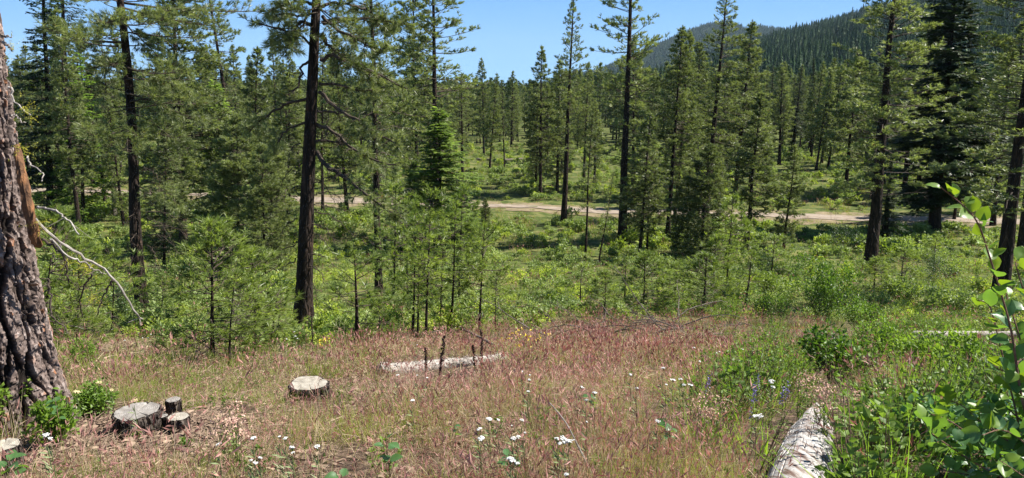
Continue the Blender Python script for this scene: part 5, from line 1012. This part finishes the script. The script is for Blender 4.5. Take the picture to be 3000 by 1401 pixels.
def serviceberry():
    g = np.random.default_rng(66); b = gpt(3010, 1460); Y = 2.35; b = Vector((ppt(3010, 1460, Y).x, Y, float(ground(ppt(3010, 1460, Y).x, Y)))); root = thing('serviceberry_shrub', 'serviceberry shrub with large oval leaves reaching up at the right edge, nearest plant', 'shrub', b); o = np.array(b); cnt = 0
    def stem(pts, r, dy, n, rng_, size=.052, yng=.3, s0=.1, spread=1.0):
        nonlocal cnt
        k = len(pts); W = np.array([ppt(x, y, Y + .15 + dy * i / (k - 1)) for i, (x, y) in enumerate(pts)]) - o; P = smooth_path(W, 20); mb = MB(); tube(mb, P, np.linspace(r, r * .35, 20), 6, 0, jit=.15, rng=g); link('stem', mb.mesh('stem', [M_twr]), root)
        T = norm(np.gradient(P, axis=0))
        for q in range(n):
            s = s0 + (1 - s0) * (q + g.random() * .6) / n; i = int(min(s * 19, 18)); p = P[i] + (P[i + 1] - P[i]) * (s * 19 - i); d = norm(T[i] * .6 + rand_dir(1, g)[0] * spread + [0, 0, .15]); nrm = norm(np.array([.1, -.25, 1.]) + g.normal(0, .55, 3)); y_ = norm(np.cross(nrm, d)); z_ = np.cross(d, y_); sz = size * 1.65 * g.uniform(.65, 1.15) * (1 - .25 * s)
            src = LEAFY if g.random() < yng + .5 * (s > .8) else LEAF; lf = link('leaf', src[g.integers(len(src))], root); M = Matrix(((d[0], y_[0], z_[0]), (d[1], y_[1], z_[1]), (d[2], y_[2], z_[2]))); q4 = M.to_quaternion(); lf.rotation_mode = 'QUATERNION'; lf.rotation_quaternion = q4; lf.scale = (sz, sz, sz); lf.location = Vector(p + d * sz * .22); cnt += 1
    stem([(3040, 1400), (3010, 1240), (2985, 1120), (2965, 980), (2930, 850), (2895, 740), (2868, 660), (2825, 605), (2755, 548)], .0048, -.15, 34, g, .042, .55, .15)
    stem([(3000, 1330), (2975, 1200), (2950, 1100), (2925, 990), (2900, 900), (2868, 880)], .004, .1, 14, g, .046, .5, .1)
    stem([(3060, 1300), (3020, 1120), (2990, 1000), (2960, 900), (2935, 820)], .0045, .2, 14, g, .052, .45, .1)
    stem([(3060, 1420), (2960, 1370), (2860, 1290), (2785, 1235), (2722, 1212)], .0042, -.2, 24, g, .046, .12, .05)
    stem([(3050, 1360), (2950, 1290), (2880, 1240), (2820, 1190), (2770, 1170)], .004, -.05, 20, g, .046, .2, .05)
    stem([(3080, 1470), (2980, 1420), (2880, 1370), (2800, 1320), (2730, 1270), (2705, 1240)], .0042, -.25, 26, g, .046, .12, .05)
    stem([(3060, 1480), (2960, 1440), (2880, 1400), (2800, 1385), (2745, 1375)], .004, -.1, 20, g, .044, .15, .05)
    stem([(3080, 1330), (3000, 1240), (2940, 1190), (2890, 1170)], .004, .05, 14, g, .05, .3, .05)
    stem([(3100, 1250), (3040, 1160), (2990, 1110), (2920, 1080)], .004, .0, 12, g, .055, .3, .05)
    stem([(3100, 1180), (3030, 1090), (2980, 1040), (2900, 1000)], .004, .1, 10, g, .05, .5, .05)
    stem([(3100, 1420), (3030, 1330), (2980, 1280), (2930, 1260), (2880, 1275)], .004, -.15, 18, g, .05, .15, .05)
    stem([(3090, 1080), (3040, 960), (3005, 870), (2980, 790), (2975, 770)], .0045, .05, 14, g, .048, .5, .1)
    stem([(3120, 1480), (3050, 1440), (2990, 1390), (2930, 1350)], .004, -.2, 18, g, .05, .12, .02)
    stem([(3000, 1460), (2930, 1420), (2860, 1440), (2800, 1420)], .004, -.2, 14, g, .046, .12, .02)
    stem([(3080, 1400), (2980, 1340), (2900, 1320), (2840, 1340)], .004, -.1, 18, g, .046, .12, .02)
    stem([(3090, 1290), (3020, 1250), (2960, 1240), (2900, 1210), (2850, 1225)], .004, .05, 18, g, .046, .2, .02)
serviceberry()

# ------------------------------------------------------------------ flowers
M_white = foliage('white_floret', (.62, .62, .58), (.85, .85, .82), tr=.15, rough=.7, trc=(1, 1, 1)); M_cream = foliage('cream_floret', (.55, .46, .22), (.72, .62, .36), tr=.15, rough=.7, trc=(1, 1, .8))
M_buck = foliage('buckwheat_floret', (.48, .28, .20), (.72, .50, .40), tr=.2, rough=.8, trc=(1, .9, .8)); M_yel = foliage('yellow_floret', (.60, .42, .03), (.80, .62, .05), tr=.2, trc=(1, 1, .5)); M_lup = foliage('lupine_floret', (.14, .10, .30), (.34, .27, .52), tr=.25, trc=(1, 1, 1.2))
M_gst = foliage('green_stem', (.10, .14, .05), (.18, .22, .09), tr=0)
def umbel(seed, mat, R_=.03, n=16, fl=.008, dome=.25):
    g = np.random.default_rng(seed); mb = MB(); a = g.uniform(0, 6.28, n); r = R_ * np.sqrt(g.random(n)); c = np.stack([np.cos(a) * r, np.sin(a) * r, -dome * r * r / R_ + g.normal(0, .0015, n)], 1)
    c = np.concatenate([c, c + g.normal(0, .004, c.shape)]); n = len(c); K = 5
    th = np.arange(K) * 2 * np.pi / K; ring = np.stack([np.cos(th), np.sin(th), 0 * th], 1) * fl; V = np.concatenate([c[:, None] + [0, 0, .0035], c[:, None] + ring[None] + g.normal(0, .001, (n, K, 3))], 1)
    t = np.array([[0, 1 + i, 1 + (i + 1) % K] for i in range(K)]); mb.add(V, (np.arange(n) * (K + 1))[:, None, None] + t[None], 0, np.repeat(g.random(n), K))
    m = n // 2; sticks(mb, np.tile([[0, 0, -.035]], (m, 1)), c[:m] - [0, 0, .001], .0009, .0006, 1); return mb.mesh('flower_head', [mat, M_gst])
UW = [umbel(s, M_white, R_=r, fl=.006, n=20) for s, r in ((1, .019), (2, .023), (3, .016))]; UC = [umbel(s, M_cream, R_=r) for s, r in ((4, .030), (5, .026))]
def gph(px, py, h):
    r = ray(px, py); t = np.geomspace(1.2, 400, 9000); x, y, z = r[0] * t, r[1] * t, r[2] * t + CAMZ; k = np.argmax(z < ground(x, y) + h); return Vector((x[k], y[k], z[k])), Vector((x[k], y[k], float(ground(x[k], y[k]))))
stemM = {}
def flower(nm, cat, label, px, py, h, heads, group, rs=1.0, seed=0):
    g = np.random.default_rng(seed); top, b = gph(px, py, h); root = thing(nm, label, cat, b, group); root['group'] = group; key = round(h, 2)
    if key not in stemM:
        mb = MB(); P = np.array([[0, 0, -.02], [.006, 0, h * .4], [-.004, .005, h * .8], [0, 0, h - .034]]); tube(mb, P, [.0024, .002, .0018, .0014], 5, 0); n = 14; gg = np.random.default_rng(1); leaves(mb, np.c_[gg.normal(0, .003, (n, 2)), gg.uniform(.02, h * .75, n)], norm(rand_dir(n, gg) * [1, 1, .3] + [0, 0, .5]), .05, .008, gg); stemM[key] = mb.mesh('stem', [M_gst])
    link('stem', stemM[key], root); k = heads[g.integers(len(heads))]; c = link('flower_head', k, root); c.location = (0, 0, h); s = rs * .52 * g.uniform(.85, 1.15); c.scale = (s, s, s); c.rotation_euler = (g.normal(0, .18), g.normal(0, .18), g.uniform(0, 6.28)); return root
YAR = [(640, 1300, 1.0), (742, 1282, 1.2), (818, 1278, .8), (835, 1283, 1.0), (856, 1310, 1.0), (858, 1325, .6), (930, 1308, 1.1), (762, 1340, .9), (735, 1348, .6), (748, 1355, .6), (1208, 1172, 1.1), (1222, 1010, .5), (1222, 1099, .7), (1165, 1098, .7), (1252, 1106, .7),
 (1433, 1226, 1.3), (1460, 1229, .9), (1403, 1256, 1.2), (1409, 1283, 1.2), (1506, 1284, 1.3), (1517, 1278, 1.0), (1498, 1345, 1.4), (1515, 1356, .9), (1635, 1285, 1.2), (1655, 1288, 1.5), (1668, 1290, 1.3), (1640, 1298, .8), (1537, 1268, .6), (1530, 1230, .8), (1500, 1247, .5), (1547, 1146, .8), (1550, 1113, .9), (1552, 1099, .6), (1530, 1088, .6),
 (1706, 1134, .9), (1742, 1150, 1.1), (1718, 1172, 1.0), (1848, 1097, 1.1), (1866, 1137, .9), (1943, 1078, 1.2), (1972, 1112, 1.0), (1994, 1110, .8), (2004, 1128, .9), (2024, 1127, 1.1), (1952, 1126, .6), (2033, 1018, 1.3), (2050, 1058, 1.0), (2175, 1023, .8), (2108, 1030, .7), (2218, 1217, 1.6), (2260, 1116, 1.4), (2265, 1133, 1.2), (1928, 1233, 1.0), (1720, 1236, .5), (2100, 1034, .6), (2185, 1003, .7),
 (405, 976, .9), (418, 990, .9), (432, 989, .9), (442, 979, .9), (365, 997, .8), (310, 955, .9), (328, 965, .8), (528, 943, .8), (135, 1273, 1.6), (146, 1284, 1.1), (862, 972, 1.0), (865, 985, 1.0), (872, 992, .8), (840, 993, .9), (1660, 1390, .9), (1565, 958, .5), (1460, 1010, .5), (1095, 1008, .6)]
def yarrow():
    P = sorted(YAR); Z = [('in the grass left of the stumps and trunk', 0, 320), ('in the green grass before the young pines', 320, 600), ('in the dry grass below the lone pale stump', 600, 1100), ('in the grass left of the dark dead stalks', 1100, 1300), ('in the lower middle of the red grass', 1300, 1600), ('just right of the bent dry stalk', 1600, 1830), ('in the grass left of the green blades', 1830, 2090), ('near the white log', 2090, 3000)]
    OR = ['leftmost', 'second', 'third', 'fourth', 'fifth', 'sixth', 'seventh', 'eighth', 'ninth', 'tenth', 'eleventh', 'twelfth', 'thirteenth', 'fourteenth', 'fifteenth', 'sixteenth', 'seventeenth', 'eighteenth', 'nineteenth', 'twentieth', 'twenty-first']
    for nm, a, b in Z:
        Q = [q for q in P if a <= q[0] < b]
        for i, (x, y, s) in enumerate(Q):
            sz = 'large' if s > 1.15 else ('small' if s < .75 else 'flat'); f = OR[i] + (' from left' if i else '')
            far = y < 1050; flower('yarrow', 'flower', f'{sz} white yarrow head {nm}, {f}', x, y, .30 if not far else .38, UW, 'white yarrow flowers', s * (1.25 if far else 1.0), seed=int(x * 7 + y))
yarrow()
for lab, x, y, s in (('cream flower plate, leftmost behind the largest stump, beside the leaning trunk', 225, 1146, 1.2), ('cream flower plate, middle one behind the largest stump', 290, 1120, 1.1), ('cream flower plate just above the largest stump', 392, 1172, 1.3), ('small cream flower plate between the bush and stump', 326, 1142, .8), ('yellowish flower plate above the litter patch behind', 395, 1005, 1.2)): flower('cream_yarrow', 'flower', lab, x, y, .28, UC, 'cream flowers near the stumps', s, seed=int(x))
def bloom(name, cat, label, px, py, h, seed, mat, n, fl, spread, group=None, spike=False, stems=7):
    g = np.random.default_rng(seed); top, b = gph(px, py, h); root = thing(name, label, cat, b, group); mb = MB(); fb = MB(); a = g.uniform(0, 6.28, stems); T = np.stack([np.cos(a) * spread * g.random(stems), np.sin(a) * spread * g.random(stems), h * g.uniform(.75, 1.1, stems)], 1)
    sticks(mb, T * [.3, .3, 0], T, .002, .0012, 0); m = stems * 10; k = g.integers(0, stems, m); f = g.uniform(.1, .8, (m, 1)); leaves(mb, T[k] * [.3, .3, 0] * (1 - f) + T[k] * f, norm(rand_dir(m, g) + [0, 0, .6]), .05, .010, g, 1); link('stem', mb.mesh('stem', [M_gst, M_scrub2]), root)
    k = g.integers(0, stems, n); c = T[k] + (np.c_[g.normal(0, .006, (n, 2)), -g.random(n) * h * .35] if spike else g.normal(0, .022, (n, 3)) * [1, 1, .5]); leaves(fb, c, rand_dir(n, g), fl, fl * .8, g); link('flower_head', fb.mesh('flower_head', [mat]), root, kind='stuff' if stems > 20 else None)
for i, (x, y) in enumerate(((2345, 1118), (2372, 1100), (2425, 1128), (2478, 1160), (2430, 1165), (2510, 1195), (2600, 1108), (2630, 1122), (2655, 1108), (2598, 1155), (2540, 1215), (2545, 1180), (2075, 1190), (2065, 1178), (690, 1240), (668, 1214))):
    wh = ['above the tip of the white log, left', 'above the tip of the white log, right', 'left of the twiggy bush middle', 'largest, below the twiggy bush', 'small, below the twiggy bush', 'right above the white log', 'left of three under the yellow green bush', 'middle of three under the yellow green bush', 'right of three under the yellow green bush', 'lone, below the three', 'lowest, right of the white log', 'between the lowest and the largest', 'in the green blades, right one', 'in the green blades, left one', 'right of the stump cluster, near one', 'right of the stump cluster, far one'][i]
    bloom('buckwheat', 'flower', 'pinkish tan buckwheat bloom ' + wh, x, y, .28, 900 + i, M_buck, 130, .013, .11, 'pinkish tan buckwheat blooms')
for i, (x, y, l) in enumerate(((2222, 1095, 'left purple lupine spike, rising from the herbs'), (2302, 1122, 'right purple lupine spike beside the two yarrow heads'), (2212, 1135, 'pale low lupine spike under the left one'), (2072, 1092, 'faint lupine spike in the grass left of the others'))): bloom('lupine', 'flower', l, x, y, .32, 940 + i, M_lup, 60, .012, .02, 'purple lupine spikes', True, 2)
bloom('yellow_wildflower', 'flower', 'patch of small yellow flowers at the edge where red grass ends', 1545, 978, .42, 950, M_yel, 130, .03, .45, None, False, 26)
bloom('yellow_wildflower', 'flower', 'single orange yellow flower right of the middle in green herbs', 2252, 1030, .35, 951, M_yel, 26, .02, .02, None, False, 2)
bloom('yellow_wildflower', 'flower', 'orange yellow flowers at the foot of the central dark trunk', 945, 1000, .3, 952, M_yel, 24, .03, .15, None, False, 6)

# tall green blades, rosette and other single plants
def tuft_plant(label, bx, by, hpx, n, seed, mat=None, w=.009, spread=.07, name='grass_tussock', cat='grass tussock', bend=.12, group=None):
    g = np.random.default_rng(seed); b = gpt(bx, by); h = hpx * b.y / F; root = thing(name, label, cat, b, group); mb = MB(); a = g.uniform(0, 6.28, n); r = spread * np.sqrt(g.random(n)); P = np.stack([np.cos(a) * r, np.sin(a) * r, 0 * r], 1)
    ribbon(mb, P, norm(np.stack([np.cos(a) * .22, np.sin(a) * .22, np.ones(n)], 1) + g.normal(0, .1, (n, 3))), h * g.uniform(.5, 1.05, n), np.full(n, w), g.uniform(0, bend, n), g, 0, g.random(n), 5); link('blades', mb.mesh('blades', [mat or M_blade]), root)
for a in (('tussock of bright green blades, left of a row before the white log', 2040, 1300, 150, 26, 1), ('tussock of bright green blades, middle of the row before the white log', 2092, 1290, 155, 34, 2), ('tussock of bright green blades, right of the row before the white log', 2130, 1310, 120, 22, 3), ('broad green blades touching the left side of the white log', 2205, 1330, 150, 18, 4), ('green blades low at the left side of the white log', 2275, 1390, 110, 18, 5),
          ('tall green blades among the yellow green bushes, left one', 2640, 1150, 190, 20, 6), ('tall green blades among the yellow green bushes, right one', 2760, 1160, 200, 20, 7), ('long green blades under the yellow green bushes', 2700, 1220, 140, 26, 8), ('olive grass tuft between the white log and the serviceberry', 2570, 1370, 120, 90, 9), ('second olive grass tuft beside the serviceberry leaves', 2650, 1380, 100, 80, 10), ('green blades behind the bush at the far right', 2880, 1080, 130, 18, 11)): tuft_plant(*a, **(dict(mat=M_green, w=.003, spread=.12) if 'olive' in a[0] else {}), group='green grass tussocks')
tuft_plant('pale green rosette plant below the rotting log', 1345, 1150, 40, 16, 20, M_sage, .022, .03, 'rosette_plant', 'plant', .2)
tuft_plant('pale silvery tuft at the right end of the rotting log', 1490, 1050, 42, 60, 21, M_sage, .006, .09, 'silvery_tuft', 'plant', .2)
def broad_plant(label, px, py, h, seed, n=7, leaf=.055):
    g = np.random.default_rng(seed); top, b = gph(px, py, h); root = thing('broadleaf_plant', label, 'plant', b); mb = MB(); P = np.array([[0, 0, -.02], [.01, 0, h * .5], [0, 0, h]]); tube(mb, P, [.003, .002, .0015], 5, 0); link('stem', mb.mesh('stem', [M_twr]), root)
    for k in range(n):
        a = k * 2.4 + g.normal(0, .3); lf = link('leaf', LEAF[k % 4], root); z = h * (.65 + .35 * k / n); lf.location = (0, 0, z); lf.rotation_euler = (g.normal(0, .3), g.uniform(-.5, .25), a); s = leaf * g.uniform(.7, 1.1); lf.scale = (s, s, s); lf.location = Vector((math.cos(a) * s * .22, math.sin(a) * s * .22, z))
broad_plant('dark stemmed plant with broad green leaves, lower left of the middle', 1130, 1275, .34, 1)
broad_plant('low broad leafed plant at the bottom, left of the yarrow pair', 1000, 1390, .2, 2, 8)
broad_plant('broad leafed plant under the central yarrow heads', 1490, 1330, .2, 3, 8)
broad_plant('dark leafed plant right of the bent dry stalk', 1960, 1235, .24, 4, 8)
broad_plant('single dark leafed sprig in the right middle of the red grass', 1727, 1150, .2, 5, 6)
broad_plant('broad leaves in the bottom left corner before the stump', 25, 1340, .22, 6, 9, .06)
broad_plant('leafy sprig sticking up before the big leaning trunk', 160, 1165, .34, 7, 8, .05)
broad_plant('broad leafed sprig on the lower left of the meadow', 1330, 1240, .18, 8, 6, .04)
def cone():
    b = gpt(352, 1305); root = thing('pine_cone', 'dark open pine cone on the litter below the largest stump', 'pine cone', b + Vector((0, 0, .03))); g = np.random.default_rng(1); mb = MB(); n = 110; s = np.arange(n) / n; a = np.arange(n) * 2.4; r = .028 * np.sin(np.pi * (s * .85 + .1)); p = np.stack([s * .09 - .045, np.cos(a) * r * .3, np.sin(a) * r * .3], 1); d = norm(np.stack([.45 + 0 * a, np.cos(a), np.sin(a)], 1))
    leaves(mb, p, d, r + .006, .016, g); M_c = foliage('cone_scale', (.02, .012, .01), (.09, .05, .03), tr=0); link('scales', mb.mesh('scales', [M_c]), root)
cone()

# ------------------------------------------------------------------ thin summer air
def haze():
    x0, x1, y0, y1, z0, z1 = -5600, 5600, -120, 7100, -14, 420; mb = MB(); V = [(x, y, z) for x in (x0, x1) for y in (y0, y1) for z in (z0, z1)]
    mb.add(V, [(0, 1, 3), (0, 3, 2), (4, 6, 7), (4, 7, 5), (0, 4, 5), (0, 5, 1), (2, 3, 7), (2, 7, 6), (0, 2, 6), (0, 6, 4), (1, 5, 7), (1, 7, 3)])
    m = bpy.data.materials.new('haze'); n, out = nodes(m); v = n.nodes.new('ShaderNodeVolumePrincipled'); v.inputs['Color'].default_value = (.62, .80, 1, 1); v.inputs['Density'].default_value = .00004; n.links.new(v.outputs[0], out.inputs['Volume'])
    link('haze', mb.mesh('haze', [m]), kind='stuff')
haze()
